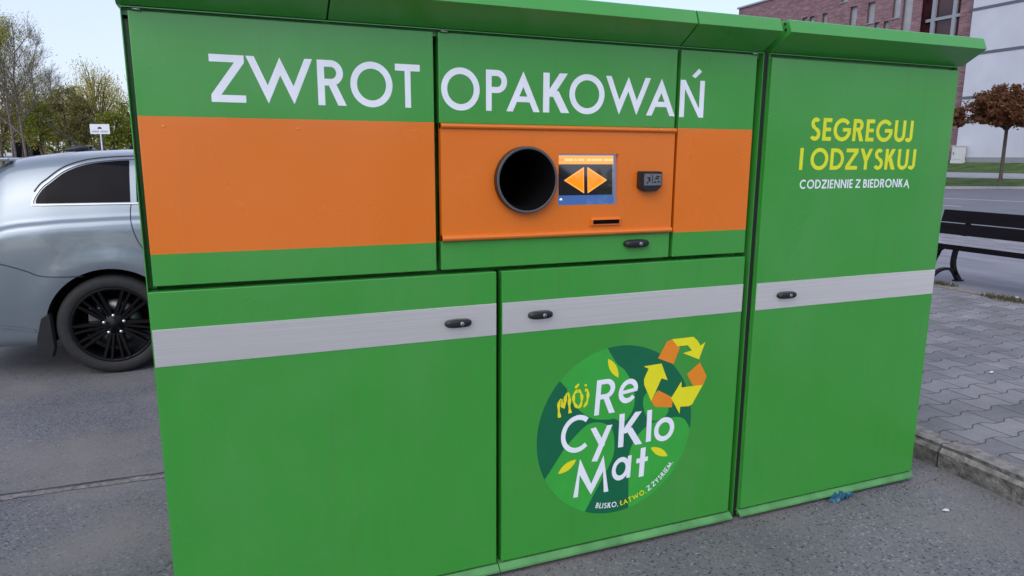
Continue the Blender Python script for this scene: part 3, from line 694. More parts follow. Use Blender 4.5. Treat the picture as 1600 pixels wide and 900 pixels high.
v = ray(1449, 284); foot2 = CAM+v*((CAM.z-.36)/-v.z)
globe_tree(foot2, 122*sc_, 78*sc_, 48*sc_, 'second reddish globe maple, mostly hidden behind the right-hand green cabinet')

# ================================================================== REVERSE VENDING MACHINE
RVM = thing('bottle_return_machine', 'wide green and orange bottle return machine with round intake and screen', 'recycling machine', (1.08, .45, 0))
ZT, ZM2, ZM1, ZB = 1.9348, 1.1729, 1.1578, .050
def shell(x0, x1, parent, posts=(), rails=(), low=()):
    g = G(); D = .95
    g.box(x0, x0+.0025, .006, D, .02, 1.944); g.box(x1-.0025, x1, .006, D, .02, 1.944)
    g.box(x0+.0025, x1-.0025, D-.01, D, .02, 1.944); g.box(x0+.0025, x1-.0025, .05, D-.01, .02, .04); g.box(x0+.0025, x1-.0025, .03, D-.01, 1.925, 1.943)
    g.box(x0+.0025, x1-.0025, .004, .012, 1.9412, 1.9440)
    for a, b in posts: g.box(a, b, .12, .15, ZM1, 1.92)
    for a, b in low: g.box(a, b, .12, .15, .045, ZM1-.005)
    g.box(x0+.0025, x0+.022, .062, .075, ZM1, 1.92)
    for a, b in rails: g.box(x0+.003, x1-.003, .10, .118, a, b)
    g.box(x0+.02, x1-.02, .03, .9, 0, .02)
    return part(g, 'casing', GREEN, parent)
shell(-.006, 2.170, RVM, posts=((.0,.03),(.84,.90),(1.76,1.81),(2.12,2.155)), rails=((1.145,1.19),), low=((.0,.03),(1.05,1.11),(2.12,2.155)))
# upper left panel
g = G(); g.box(.0109, .8617, .0097, .050, ZM2, ZT, bev=.0025, cuts=(1.2665, 1.6564, 1)); up_l = part(g, 'side_panel', [GREEN, ORANGE], RVM)
g = G()
for c, a, b in (('Z',.205,.298),('W',.303,.489),('R',.502,.586),('O',.599,.729),('T',.738,.817)): fitted(g, c, a, b, 1.700, 1.832, .0097)
part(g, 'lettering', WHITE_V, up_l, recalc=False)
for x_ in (.075, .44, .80):
    g = G(); g.lathe([(0,-.0006),(.003,-.0006),(.0042,0)], (x_, .0096, 1.628), 14); part(g, 'rivet', ORANGE, up_l)
# upper middle door: green strips above and below the orange face plate
g = G(); g.box(.8785, 1.7798, .0097, .050, 1.655, ZT, bev=.0025); g.box(.8785, 1.7798, .0097, .050, ZM2, 1.2692, bev=.0025)
mid = part(g, 'front_door', GREEN, RVM)
g = G()
for c, a, b in (('O',.886,1.017),('P',1.039,1.113),('A',1.111,1.233),('K',1.245,1.345),('O',1.344,1.482),('W',1.486,1.670),('A',1.655,1.7785)): fitted(g, c, a, b, 1.698, 1.829, .0097)
part(g, 'lettering', WHITE_V, mid, recalc=False)
def lock(cx, cz, y, parent, L_=.094, H_=.030):
    """black swing-handle lock: domed oblong with a key cylinder"""
    g = G(); n = 40; rings = ((1.0, 0.0), (1.0, .010), (.93, .017), (.75, .021), (.4, .0225))
    v = []
    for k, d in rings:
        for i in range(n):
            a = 2*math.pi*i/n; ca, sa = math.cos(a), math.sin(a)
            ex = math.copysign(abs(ca)**.45, ca)*L_/2*k; ez = math.copysign(abs(sa)**.7, sa)*H_/2*k*(1-.13*(ex/(L_/2))**2)
            v.append((cx+ex, y-d, cz+ez))
    f = [(r*n+i, r*n+(i+1) % n, (r+1)*n+(i+1) % n, (r+1)*n+i) for r in range(len(rings)-1) for i in range(n)]
    g.add(v, f + [tuple(range((len(rings)-1)*n, len(rings)*n))], 0, True)
    g.lathe([(0,-.0262),(.0062,-.0262),(.0072,-.0252),(.0075,-.020)], (cx+L_*.10, y, cz), 20, 1)
    g.box(cx+L_*.10-.0007, cx+L_*.10+.0007, y-.0266, y-.0263, cz-.0045, cz+.0045, 0)
    return part(g, 'lock_handle', [BLACK_PL, DULL_METAL], parent)
lock(1.631, 1.2325, .0097, mid, .105, .030)
# orange face plate with rolled lips, round hole and screen opening
YP = .002
HX, HZ, HR = 1.1755, 1.471, .096
xs = [.8800, 1.060, 1.291, 1.304, 1.543, 1.7785]; zs = [1.290, 1.355, 1.380, 1.560, 1.587, 1.6375]
g = G()
for i in range(5):
    for j in range(5):
        xc, zc = (xs[i]+xs[i+1])/2, (zs[j]+zs[j+1])/2
        if 1.06 < xc < 1.291 and 1.355 < zc < 1.587: continue
        if 1.304 < xc < 1.543 and 1.38 < zc < 1.56: continue
        g.quad((xs[i],YP,zs[j]),(xs[i+1],YP,zs[j]),(xs[i+1],YP,zs[j+1]),(xs[i],YP,zs[j+1]))
n = 64; o_, c_ = [], []
for i in range(n):
    a = 2*math.pi*i/n + math.pi/4
    ca, sa = math.cos(a), math.sin(a); k = 1/max(abs(ca), abs(sa))
    o_.append((HX + ca*k*.1155, YP, 1.471+sa*k*.116)); c_.append((HX+ca*HR, YP, HZ+sa*HR))
for i in range(n): j = (i+1) % n; g.quad(o_[i], o_[j], c_[j], c_[i])
for (a, b) in ((.8800,1.7785),):   # returns
    g.quad((a,YP,1.27),(a,YP,1.655),(a,.03,1.655),(a,.03,1.27)); g.quad((b,YP,1.27),(b,YP,1.655),(b,.03,1.655),(b,.03,1.27))
for (p, q) in (((1.304,1.38),(1.543,1.38)),((1.543,1.38),(1.543,1.56)),((1.543,1.56),(1.304,1.56)),((1.304,1.56),(1.304,1.38))):
    g.quad((p[0],YP,p[1]),(q[0],YP,q[1]),(q[0],YP+.035,q[1]),(p[0],YP+.035,p[1]))
def lip(z0, z1, up_):
    pr = []
    for i in range(7):
        a = R(180*i/6); pr.append((YP-.011*math.sin(a), (z0+z1)/2 - math.cos(a)*(z1-z0)/2))
    pr += [(YP+.02, z1), (YP+.02, z0)]
    g.prism(pr, .8800, 1.7785)
lip(1.6375, 1.6545, 1); lip(1.2695, 1.290, 0)
plate = part(g, 'face_plate', ORANGE, RVM)
# intake ring and chute
g = G(); g.lathe([(.100,0),(.1125,-.002),(.1125,-.027),(.1115,-.029)], (HX, YP, HZ), 72, 2)
g.lathe([(.1115,-.029),(.1105,-.030),(.1035,-.030)], (HX, YP, HZ), 72, 0)
g.lathe([(.1035,-.030),(.1005,-.024),(.094,.0),(.092,.33),(.0,.34)], (HX, YP, HZ), 72, 1)
ring = part(g, 'intake_ring', [GREY_PL, DARK_IN, BLACK_PL], RVM)
for a, b, r_ in ((.012,-.02,.005),(-.05,-.035,.004)):
    g = G(); g.lathe([(0,-.003),(r_*.8,-.002),(r_,0)], (HX+a, .325, HZ+b), 12); part(g, 'sensor', CHROME, ring)
# screen
SCR_BG = emit('screen_black', (.01,.01,.015), 0.4, .06)
SCR_OR = emit('screen_orange', (1.0, .235, .0), 0.74, .08); SCR_BAN = emit('screen_banner', (1.0, .40, .06), 0.6, .1); SCR_TXT = emit('screen_text', (1.0,.62,.22), 0.68, .1)
SCR_BL = emit('screen_blue', (.045,.12,.36), 0.6, .1); SCR_EDGE = emit('screen_edge', (.16,.17,.26), 0.55, .1); SCR_WH = emit('screen_white', (.8,.8,.85), 0.8, .1)
ys_ = YP+.006                      # the glass leans back a little
X = lambda u: 1.3048+(1.5422-1.3048)*u
Zf = lambda v: 1.3808+(1.5592-1.3808)*v
TL = .070
g = G(); g.prism([(ys_,1.3805),(ys_+.01,1.3805),(ys_+.01+TL*.179,1.5595),(ys_+TL*.179,1.5595)], 1.3045, 1.5425); scr = part(g, 'screen', SCR_EDGE, RVM)
g = G()
def sq(pts, d, m): g.add([(X(a), ys_-d+TL*(Zf(b)-1.3805), Zf(b)) for a, b in pts], [tuple(range(len(pts)))], m)
sq([(.02,.19),(.93,.19),(.93,.80),(.02,.80)], .0005, 0)
sq([(0.01,.80),(.95,.80),(.95,.97),(.01,.97)], .0005, 1)
for a, b in ((.13,.27),(.29,.33),(.35,.45),(.50,.57),(.58,.76),(.79,.94)): sq([(a,.865),(b,.865),(b,.905),(a,.905)], .0008, 2)
sq([(.01,.885),(.05,.93),(.05,.90),(.12,.90),(.12,.87),(.05,.87),(.05,.845)], .0009, 3)
for s_ in (-1, 1):
    tri = [(.475+s_*.030,.745),(.475+s_*.030,.225),(.475+s_*.365,.485)]; inn = [(.475+s_*.042,.70),(.475+s_*.042,.27),(.475+s_*.335,.485)]
    sq(tri, .0008, 6); sq(inn, .0011, 3)
sq([(.01,.01),(.95,.01),(.95,.19),(.01,.19)], .0005, 4)
sq([(.03,.105),(.045,.135),(.06,.14),(.075,.125),(.08,.10),(.03,.10)], .0009, 5)
part(g, 'display', [SCR_BG, SCR_BAN, SCR_TXT, SCR_OR, SCR_BL, SCR_WH, emit('screen_light_orange', (1.0,.36,.05), 0.78, .08)], scr, recalc=False)
# scanner
g = G(); bm = bmesh.new()
pr = [(1.620,1.499),(1.713,1.499),(1.713,1.446),(1.690,1.428),(1.638,1.428),(1.620,1.440)]
va = [bm.verts.new((a, YP, b)) for a, b in pr]; vb = [bm.verts.new((a+(.0 if a > 1.66 else .003), YP-.030, b-.002)) for a, b in pr]
bm.faces.new(va); bm.faces.new(vb[::-1])
for i in range(6): bm.faces.new([va[i], va[(i+1) % 6], vb[(i+1) % 6], vb[i]])
bmesh.ops.bevel(bm, geom=bm.edges[:], offset=.003, segments=2, affect='EDGES'); g.bm(bm, 0)
scn = part(g, 'scanner', BLACK_PL, RVM)
LBL = mat('grey_label', (.13,.135,.155), .5, var=.25, vs_=120)
g = G(); yl = YP-.0308
g.quad((1.634,yl,1.448),(1.708,yl,1.448),(1.708,yl,1.490),(1.634,yl,1.490), 0)
for a, b, c, d in ((1.668,1.455,1.671,1.486),(1.646,1.474,1.660,1.478),(1.652,1.462,1.660,1.474),(1.643,1.455,1.652,1.460),(1.680,1.470,1.696,1.476),(1.684,1.478,1.700,1.482),(1.677,1.456,1.684,1.463),(1.690,1.458,1.702,1.463)):
    g.quad((a,yl-.0004,b),(c,yl-.0004,b),(c,yl-.0004,d),(a,yl-.0004,d), 1)
part(g, 'label_plate', [LBL, BLACK_PL], scn, recalc=False)
# receipt slot hood
g = G(); g.prism([(YP,1.335),(YP-.010,1.329),(YP-.0105,1.326),(YP,1.326)], 1.432, 1.554); g.prism([(YP,1.326),(YP-.0105,1.326),(YP-.008,1.306),(YP,1.304)], 1.432, 1.441); g.prism([(YP,1.326),(YP-.0105,1.326),(YP-.008,1.306),(YP,1.304)], 1.550, 1.554)
g.prism([(YP,1.3105),(YP-.009,1.3105),(YP-.008,1.306),(YP,1.304)], 1.441, 1.550)
slot = part(g, 'receipt_slot', ORANGE, RVM)
g = G(); g.box(1.4412, 1.5498, YP-.006, YP-.001, 1.3108, 1.3257); part(g, 'slot_opening', DARK_IN, slot)
# upper right panel
g = G(); g.box(1.7964, 2.1410, .0097, .050, ZM2, ZT, bev=.0025, cuts=(1.2665, 1.6555, 1)); up_r = part(g, 'side_panel', [GREEN, ORANGE], RVM)
g = G(); fitted(g, 'Ń', 1.7975, 1.905, 1.696, 1.829, .0097); part(g, 'lettering', WHITE_V, up_r, recalc=False)
for x_ in (1.83, 2.105):
    g = G(); g.lathe([(0,-.0006),(.003,-.0006),(.0042,0)], (x_, .0096, 1.628), 14); part(g, 'rivet', ORANGE, up_r)
# lower doors with steel bands
def door(x0, x1, z1, parent, s0, s1):
    g = G(); g.box(x0, x1, .0, .045, ZB, z1, bev=.0025); d = part(g, 'door', GREEN, parent)
    g = G(); g.box(x0+.002, x1-.001, -.0014, -.0002, s0, s1, bev=.0004, seg=1); part(g, 'steel_band', STEEL, d)
    return d
dl = door(-.004, 1.0722, ZM1, RVM, .9325, 1.0458); lock(.930, .989, -.0014, dl)
dr = door(1.0923, 2.1388, ZM1, RVM, .9325, 1.0458); lock(1.2375, .9935, -.0014, dr)
# round emblem on the right door
LC = Vector((1.575, .5005)); LR = .3435
def E_(deg, k=1.0): return (LC.x+LR*k*math.cos(R(deg)), LC.y+LR*k*math.sin(R(deg)))
def rim(a, b, n=24, k=.9995): return [E_(a+(b-a)*i/n, k) for i in range(n+1)]
def smoothp(pts, n=6):
    out = []; m_ = len(pts)
    for i in range(m_-1):
        p0, p1, p2, p3 = pts[max(i-1,0)], pts[i], pts[i+1], pts[min(i+2,m_-1)]
        for k in range(n):
            t = k/n
            out.append(tuple(.5*((2*p1[j])+(-p0[j]+p2[j])*t+(2*p0[j]-5*p1[j]+4*p2[j]-p3[j])*t*t+(-p0[j]+3*p1[j]-3*p2[j]+p3[j])*t**3) for j in (0,1)))
    out.append(pts[-1]); return out
g = G()
def flat(pts, d, m): g.add([(a, -d, b) for a, b in pts], [tuple(range(len(pts)))], m)
flat(rim(0, 360, 96)[:-1], .0003, 0)
ang = lambda p: math.degrees(math.atan2(p[1]-LC.y, p[0]-LC.x))
# light green petals
p1 = rim(ang((1.521,.834)), ang((1.346,.711)) % 360, 20) + smoothp([(1.352,.700),(1.365,.655),(1.415,.600),(1.465,.566),(1.53,.553),(1.56,.552),(1.602,.533),(1.640,.575),(1.648,.63),(1.632,.69),(1.600,.742),(1.565,.772),(1.535,.815)])
flat(p1, .0006, 1)
p2 = rim(ang((1.268,.351)) % 360, ang((1.441,.184)) % 360, 20) + [(1.475,.245)] + smoothp([(1.535,.345),(1.560,.40),(1.563,.46),(1.548,.515),(1.50,.545),(1.445,.545),(1.39,.505),(1.345,.46)])
flat(p2, .0006, 1)
p3 = rim(-79.5, -7, 24) + smoothp([(1.91,.470),(1.885,.505),(1.845,.52),(1.80,.518),(1.755,.515),(1.70,.495),(1.655,.45),(1.632,.395),(1.632,.34)])
flat(p3, .0006, 1)
p4 = smoothp([(1.687,.59),(1.69,.625),(1.715,.645),(1.76,.635),(1.80,.59),(1.806,.548),(1.78,.522),(1.735,.52),(1.705,.54),(1.687,.59)])[:-1]
flat(p4, .0006, 1)
em = part(g, 'emblem', [DARKGREEN_V, MIDGREEN_V], dr, recalc=False)
# leaves of the emblem
for (a, b, wd) in (((1.524,.797),(1.571,.718),.030), ((1.322,.364),(1.398,.410),.030), ((1.731,.406),(1.814,.357),.030)):
    a, b = Vector(a), Vector(b); d = (b-a); nn = Vector((-d.y, d.x)).normalized()
    top_ = [a+d*(i/10)+nn*wd*.5*math.sin(math.pi*i/10)**.8 for i in range(11)]; bot_ = [a+d*(i/10)-nn*wd*.5*math.sin(math.pi*i/10)**.8 for i in range(9,0,-1)]
    g = G(); flat([tuple(q) for q in top_+bot_], .0010, 0); part(g, 'emblem_leaf', LEMON_V, dr, recalc=False)
# white word of the emblem, letter by letter (o = origin, u = width vector, v = height vector)
g = G()
def aff(strokes, W, o, u, v, m=0): put(g, strokes, lambda a, b: (o[0]+u[0]*a/W+v[0]*b, o[1]+u[1]*a/W+v[1]*b), -.0011, m)
def letter(c, o, u, v, t=.155, m=0): st, W = glyph(c, t); aff(st, W, o, u, v, m)
letter('R', (1.470,.577), (.090,.002), (.009,.140), .145)
letter('e', (1.572,.606), (.086,.010), (.005,.094))
letter('C', (1.329,.439), (.118,.004), (.004,.146), .135)
put(g, [poly((1.528,.530),(1.552,.530),(1.489,.388),(1.464,.391)), poly((1.456,.527),(1.479,.529),(1.522,.452),(1.504,.436))], lambda a, b: (a, b), -.0011)
letter('K', (1.580,.430), (.110,-.001), (.002,.138), .14)
put(g, [poly((1.707,.433),(1.730,.434),(1.730,.567),(1.708,.566))], lambda a, b: (a, b), -.0011)
letter('o', (1.742,.425), (.095,.003), (.003,.098))
letter('M', (1.388,.254), (.155,-.002), (.000,.156), .13)
letter('a', (1.554,.289), (.086,.006), (.004,.094))
put(g, [poly((1.680,.288),(1.703,.289),(1.708,.412),(1.685,.411)), poly((1.666,.349),(1.719,.352),(1.720,.371),(1.667,.368))], lambda a, b: (a, b), -.0011)
part(g, 'emblem_lettering', WHITE_V, dr, recalc=False)
# handwritten yellow word
def fz_(x, y):   # photo crop coordinates -> panel
    v = ray(860+x/11.25, 580+y/11.25); s = (0-CAM.y)/v.y; p = CAM+v*s; return (p.x, p.z)
def brush(pts, wd, k):
    pts = smoothp(pts, 5); L_ = [Vector(p) for p in pts]; a, b = [], []
    for i, p in enumerate(L_):
        d = (L_[min(i+1,len(L_)-1)]-L_[max(i-1,0)]).normalized(); nn = Vector((-d.y, d.x)); w2 = wd*(.42+.14*math.sin(i*.9)); a.append(p+nn*w2); b.append(p-nn*w2)
    for i in range(len(a)-1): flat([tuple(a[i]), tuple(b[i]), tuple(b[i+1]), tuple(a[i+1])], .0011+.00012*k, 0)
g = G()
brush([fz_(*q) for q in ((160,815),(145,700),(150,560),(180,510),(205,560),(215,640))], .0125, 1)
brush([fz_(*q) for q in ((215,640),(245,600),(265,450),(300,400),(330,460),(330,600),(345,735))], .0130, 2)
brush([fz_(*q) for q in ((480,335),(420,390),(405,500),(440,600),(495,635),(540,560),(550,440),(520,360),(480,335))], .0120, 3)
brush([fz_(*q) for q in ((435,295),(500,220))], .010, 4)
brush([fz_(*q) for q in ((605,330),(650,340),(655,450),(630,560),(580,630))], .0120, 5)
flat([fz_(*q) for q in ((590,235),(615,222),(640,235),(635,262),(610,268))], .0018, 0)
part(g, 'emblem_script', LEMON_V, dr, recalc=False)
# recycling arrows
def fa(x, y):
    v = ray(1000+x/6.43, 510+y/6.43); s = (0-CAM.y)/v.y; p = CAM+v*s; return (p.x, p.z)
def arrow(pts, d, m): flat([fa(*q) for q in pts], d, m)
g = G()
arrow([(180,320),(270,150),(340,122),(400,215),(335,378)], .0011, 1)
arrow([(600,360),(668,500),(632,590),(535,605),(470,480)], .0011, 1)
arrow([(108,748),(150,808),(318,812),(330,715),(180,640)], .0011, 1)
arrow([(320,128),(535,103),(575,140),(606,192),(655,156),(590,330),(430,268),(520,240),(478,188),(375,200)], .0014, 0)
arrow([(35,400),(215,372),(275,540),(215,520),(110,750),(40,585),(38,530),(85,425)], .0014, 0)
arrow([(415,550),(415,612),(630,585),(522,780),(488,800),(402,805),(395,875),(310,720)], .0014, 0)
part(g, 'recycling_arrows', [LEMON_V, ORANGE_V], dr, recalc=False)
# slogan along the rim
g = G()
def curved(s, a0, a1, rad, cap, t=.17, gap=.17):
    tot = 0; lay = []
    for c, m_ in s:
        st, W = glyph(c, t); lay.append((st, tot, m_)); tot += W+(gap if c != ' ' else 0)
    k = R(a1-a0)*rad/tot
    for st, o, m_ in lay:
        def f(a, b, o=o):
            th = R(a0)+(a+o)*k/rad; r_ = rad-b*cap; th += .0
            return (LC.x+r_*math.cos(th), LC.y+r_*math.sin(th))
        put(g, st, f, -.0011, m_)
curved([(c, 0) for c in 'BLISKO,']+[(' ',0)]+[(c, 1) for c in 'ŁATWO,']+[(' ',0)]+[(c, 0) for c in 'Z ZYSKIEM.'], 254.0, 327.5, .321, .0225)
part(g, 'emblem_slogan', [WHITE_V, LEMON_V], dr, recalc=False)
# roof sections
ROOF = [(.004,1.9465),(-.096,2.0065),(-.0955,2.009),(-.078,2.051),(-.072,2.054),(.96,2.02),(.96,1.9465)]
def roof(x0, x1, parent):
    g = G(); g.prism(ROOF, x0, x1)
    return part(g, 'roof_section', GREEN, parent)
for a, b in ((-.014, .534), (.540, 1.784), (1.791, 2.160)): roof(a, b, RVM)
def flange(x0, x1, parent):
    g = G(); g.prism([(.03,.043),(.002,.042),(-.0185,.027),(-.0195,.0195),(-.017,.0195),(-.0165,.0245),(.003,.0385),(.03,.0395)], x0, x1)
    return part(g, 'base_flange', DUSTY, parent)
flange(-.012, 1.078, RVM); flange(1.082, 2.150, RVM)
for x_ in (.022, .885, 2.115):
    g = G(); g.tube([(x_, .006, 1.9380), (x_+.022, .001, 1.9365)], .0032, 6); part(g, 'hinge_pin', DULL_METAL, RVM)

# ---- second cabinet
CAB = thing('storage_cabinet', 'narrow green metal cabinet with yellow lettering on the right of the wide machine', 'recycling cabinet', (2.72, .45, 0))
shell(2.1965, 3.238, CAB, posts=((2.205,2.235),(3.19,3.225)), low=((2.205,2.235),(3.19,3.225)))
g = G(); g.box(2.2012, 3.2329, -.0048, .045, ZB, 1.9265, bev=.0025); cd = part(g, 'door', GREEN, CAB)
g = G(); g.box(2.2032, 3.2315, -.0062, -.0050, .9322, 1.0452, bev=.0004, seg=1); part(g, 'steel_band', STEEL, cd)
lock(2.356, .988, -.0062, cd)
g = G(); yd = -.0048
word(g, 'SEGREGUJ', 2.418, 2.992, 1.618, .090, yd, t=.18, gap=.12)
word(g, 'I ODZYSKUJ', 2.375, 3.026, 1.501, .087, yd, t=.18, gap=.12)
part(g, 'lettering', YELLOW_V, cd, recalc=False)
g = G(); word(g, 'CODZIENNIE Z BIEDRONKĄ', 2.386, 3.005, 1.425, .036, yd, t=.17, gap=.15); part(g, 'lettering', WHITE_V, cd, recalc=False)
g = G(); g.box(2.1706, 2.1960, .014, .05, .01, 1.94); part(g, 'gap_shade_strip', BLACK_PL, CAB)  # added black strip, stands in for the shade between the cabinets
roof(2.199, 3.262, CAB); flange(2.190, 3.238, CAB)
for y_, z_ in ((-.062,2.040),(-.068,2.018)):
    g = G(); g.box(2.195, 2.199, y_-.004, y_+.004, z_-.004, z_+.004, bev=.001); part(g, 'bolt', BLACK_PL, CAB)

# blue wrapper and scraps
BLUE_F = mat('blue_plastic_film', (.008,.075,.135), .3, var=.45, vs_=40)
g = G(); bm = bmesh.new(); bmesh.ops.create_grid(bm, x_segments=14, y_segments=6, size=.5)
for v in bm.verts:
    x_, y_ = v.co.x, v.co.y
    v.co = Vector((2.758+x_*.165*(1-.9*abs(y_)), -.030+y_*.035+x_*.01, .020+.004*math.sin(x_*17)+random.uniform(0,.010)-abs(x_)*.024+y_*.018))
g.bm(bm, 0); tag(g.build('plastic_wrapper', BLUE_F), 'crumpled blue plastic wrapper on the ground under the narrow cabinet', 'litter')
def scrap(p, s, label, name='paper_scrap'):
    g = G(); bm = bmesh.new(); bmesh.ops.create_grid(bm, x_segments=3, y_segments=3, size=s/2)
    for v in bm.verts: v.co = p+Vector((v.co.x*1.4, v.co.y*.7, .004+random.uniform(0,s*.3)))
    g.bm(bm, 0); tag(g.build(name, mat('white_paper', (.6,.6,.6), .7)), label, 'litter')
scrap(on_z(1478,799,0), .022, 'small white paper scrap on the asphalt in front of the kerb')
scrap(on_z(1549,583,.121), .028, 'tiny pale scrap lying on the interlocking pavers')
scrap(on_z(1590,466,.124), .05, 'white scrap beside the weed tuft on the sandy joint')

# weed tufts on the sandy joint
WEED = leaf_mat('dry_weed', [(.09,.085,.03),(.13,.11,.05),(.07,.09,.025)])
def tuft(p, r, n, label):
    g = G()
    for i in range(n):
        a = random.uniform(0,6.283); q = p+Vector((math.cos(a), math.sin(a)*2.0, 0))*r*random.random()**.6
        h = random.uniform(.015,.06); d = Vector((random.gauss(0,.5), random.gauss(0,.5), 1)).normalized(); s_ = Vector((random.gauss(0,1), random.gauss(0,1), 0)).normalized()*.004
        g.add([q-s_, q+s_, q+d*h], [(0,1,2)])
    tag(g.build('weed_tuft', WEED, recalc=False), label, 'weeds', 'weeds in the paving joint')
tuft(on_z(1572,468,.122), .13, 420, 'dry weed tuft on the sandy joint in front of the bench')
tuft(on_z(1470,444,.122), .10, 240, 'dry weed tuft beside the bench foot')

# ================================================================== BENCH
BEN = thing('park_bench', 'dark slatted park bench with curved cast iron legs on the pavement', 'bench', (7.95, 2.6, .12))
WOODB = mat('dark_painted_wood', (.005,.004,.006), .65, spec=.1, var=.3, vs_=6, stretch=(6,.6,6), bump=.2, bs=40)
SEATM = mat('seat_varnish_sheen', (.30,.30,.34), .28, var=.3, vs_=6, stretch=(8,.6,8), bump=.2, bs=40)  # pale base colour paints in the grazing sheen of the seat
IRON = mat('cast_iron', (.007,.007,.009), .5, spec=.25, var=.2, bump=.3, bs=60)
Y0, Y1 = 1.75, 3.62
g = G()
for (xa, za, xb, zb) in ((7.72,.562,7.735,.598),(7.745,.602,7.84,.612),(7.85,.614,7.955,.632),(7.965,.634,8.09,.662)):
    d = Vector((xb-xa,0,zb-za)).normalized(); nn = Vector((-d.z,0,d.x))*.030
    a, b = Vector((xa,0,za)), Vector((xb,0,zb)); prf = [a, b, b-nn, a-nn]
    v = [(p.x, Y0, p.z) for p in prf]+[(p.x, Y1, p.z) for p in prf]
    g.add(v, [(0,1,5,4),(1,2,6,5),(2,3,7,6),(3,0,4,7),(3,2,1,0),(4,5,6,7)])
g.box(7.708,7.728,Y0,Y1,.536,.594,1,bev=.004)
part(g, 'seat', [SEATM, WOODB], BEN)
g = G()
for z0, z1 in ((.665,.793),(.806,.946)):
    xa, xb = 8.10+(z0-.66)*.25, 8.10+(z1-.66)*.25
    v = [(xa,Y0,z0),(xb,Y0,z1),(xb+.03,Y0,z1),(xa+.03,Y0,z0)]; v += [(p[0],Y1,p[2]) for p in v]
    g.add(v, [(0,1,5,4),(1,2,6,5),(2,3,7,6),(3,0,4,7),(3,2,1,0),(4,5,6,7)])
part(g, 'backrest', WOODB, BEN)
def bleg(y):
    g = G()
    def flatbar(pts, wd):
        pts = smoothp(pts, 6); L_ = [Vector((p[0],0,p[1])) for p in pts]; n_ = len(L_); a, b = [], []
        for i, p in enumerate(L_):
            d = (L_[min(i+1,n_-1)]-L_[max(i-1,0)]).normalized(); q = Vector((-d.z,0,d.x)); w2 = wd[0]+(wd[1]-wd[0])*i/(n_-1); a.append(p+q*w2/2); b.append(p-q*w2/2)
        for i in range(n_-1):
            v = [a[i],b[i],b[i+1],a[i+1]]; v = [(p.x,y-.022,p.z) for p in v]+[(p.x,y+.022,p.z) for p in v]
            g.add(v, [(0,1,2,3),(7,6,5,4),(0,3,7,4),(1,2,6,5),(0,1,5,4),(3,2,6,7)])
    flatbar([(8.25,.93),(8.20,.78),(8.135,.62),(8.06,.52),(8.03,.36),(8.07,.24),(8.16,.13)], (.035,.055))     # rear leg and back support
    flatbar([(7.72,.555),(7.76,.50),(7.70,.40),(7.66,.28),(7.66,.13)], (.04,.05))                           # front leg
    flatbar([(8.09,.20),(8.0,.27),(7.86,.28),(7.75,.24),(7.66,.16)], (.03,.03))                             # low arch
    flatbar([(7.70,.575),(7.85,.562),(8.06,.56)], (.045,.05))                                               # seat bearer
    flatbar([(7.70,.43),(7.76,.50),(7.86,.545)], (.03,.02))
    g.box(8.09,8.21,y-.03,y+.03,.121,.138); g.box(7.61,7.71,y-.03,y+.03,.121,.138)
    part(g, 'leg', IRON, BEN)
bleg(3.33); bleg(1.98)

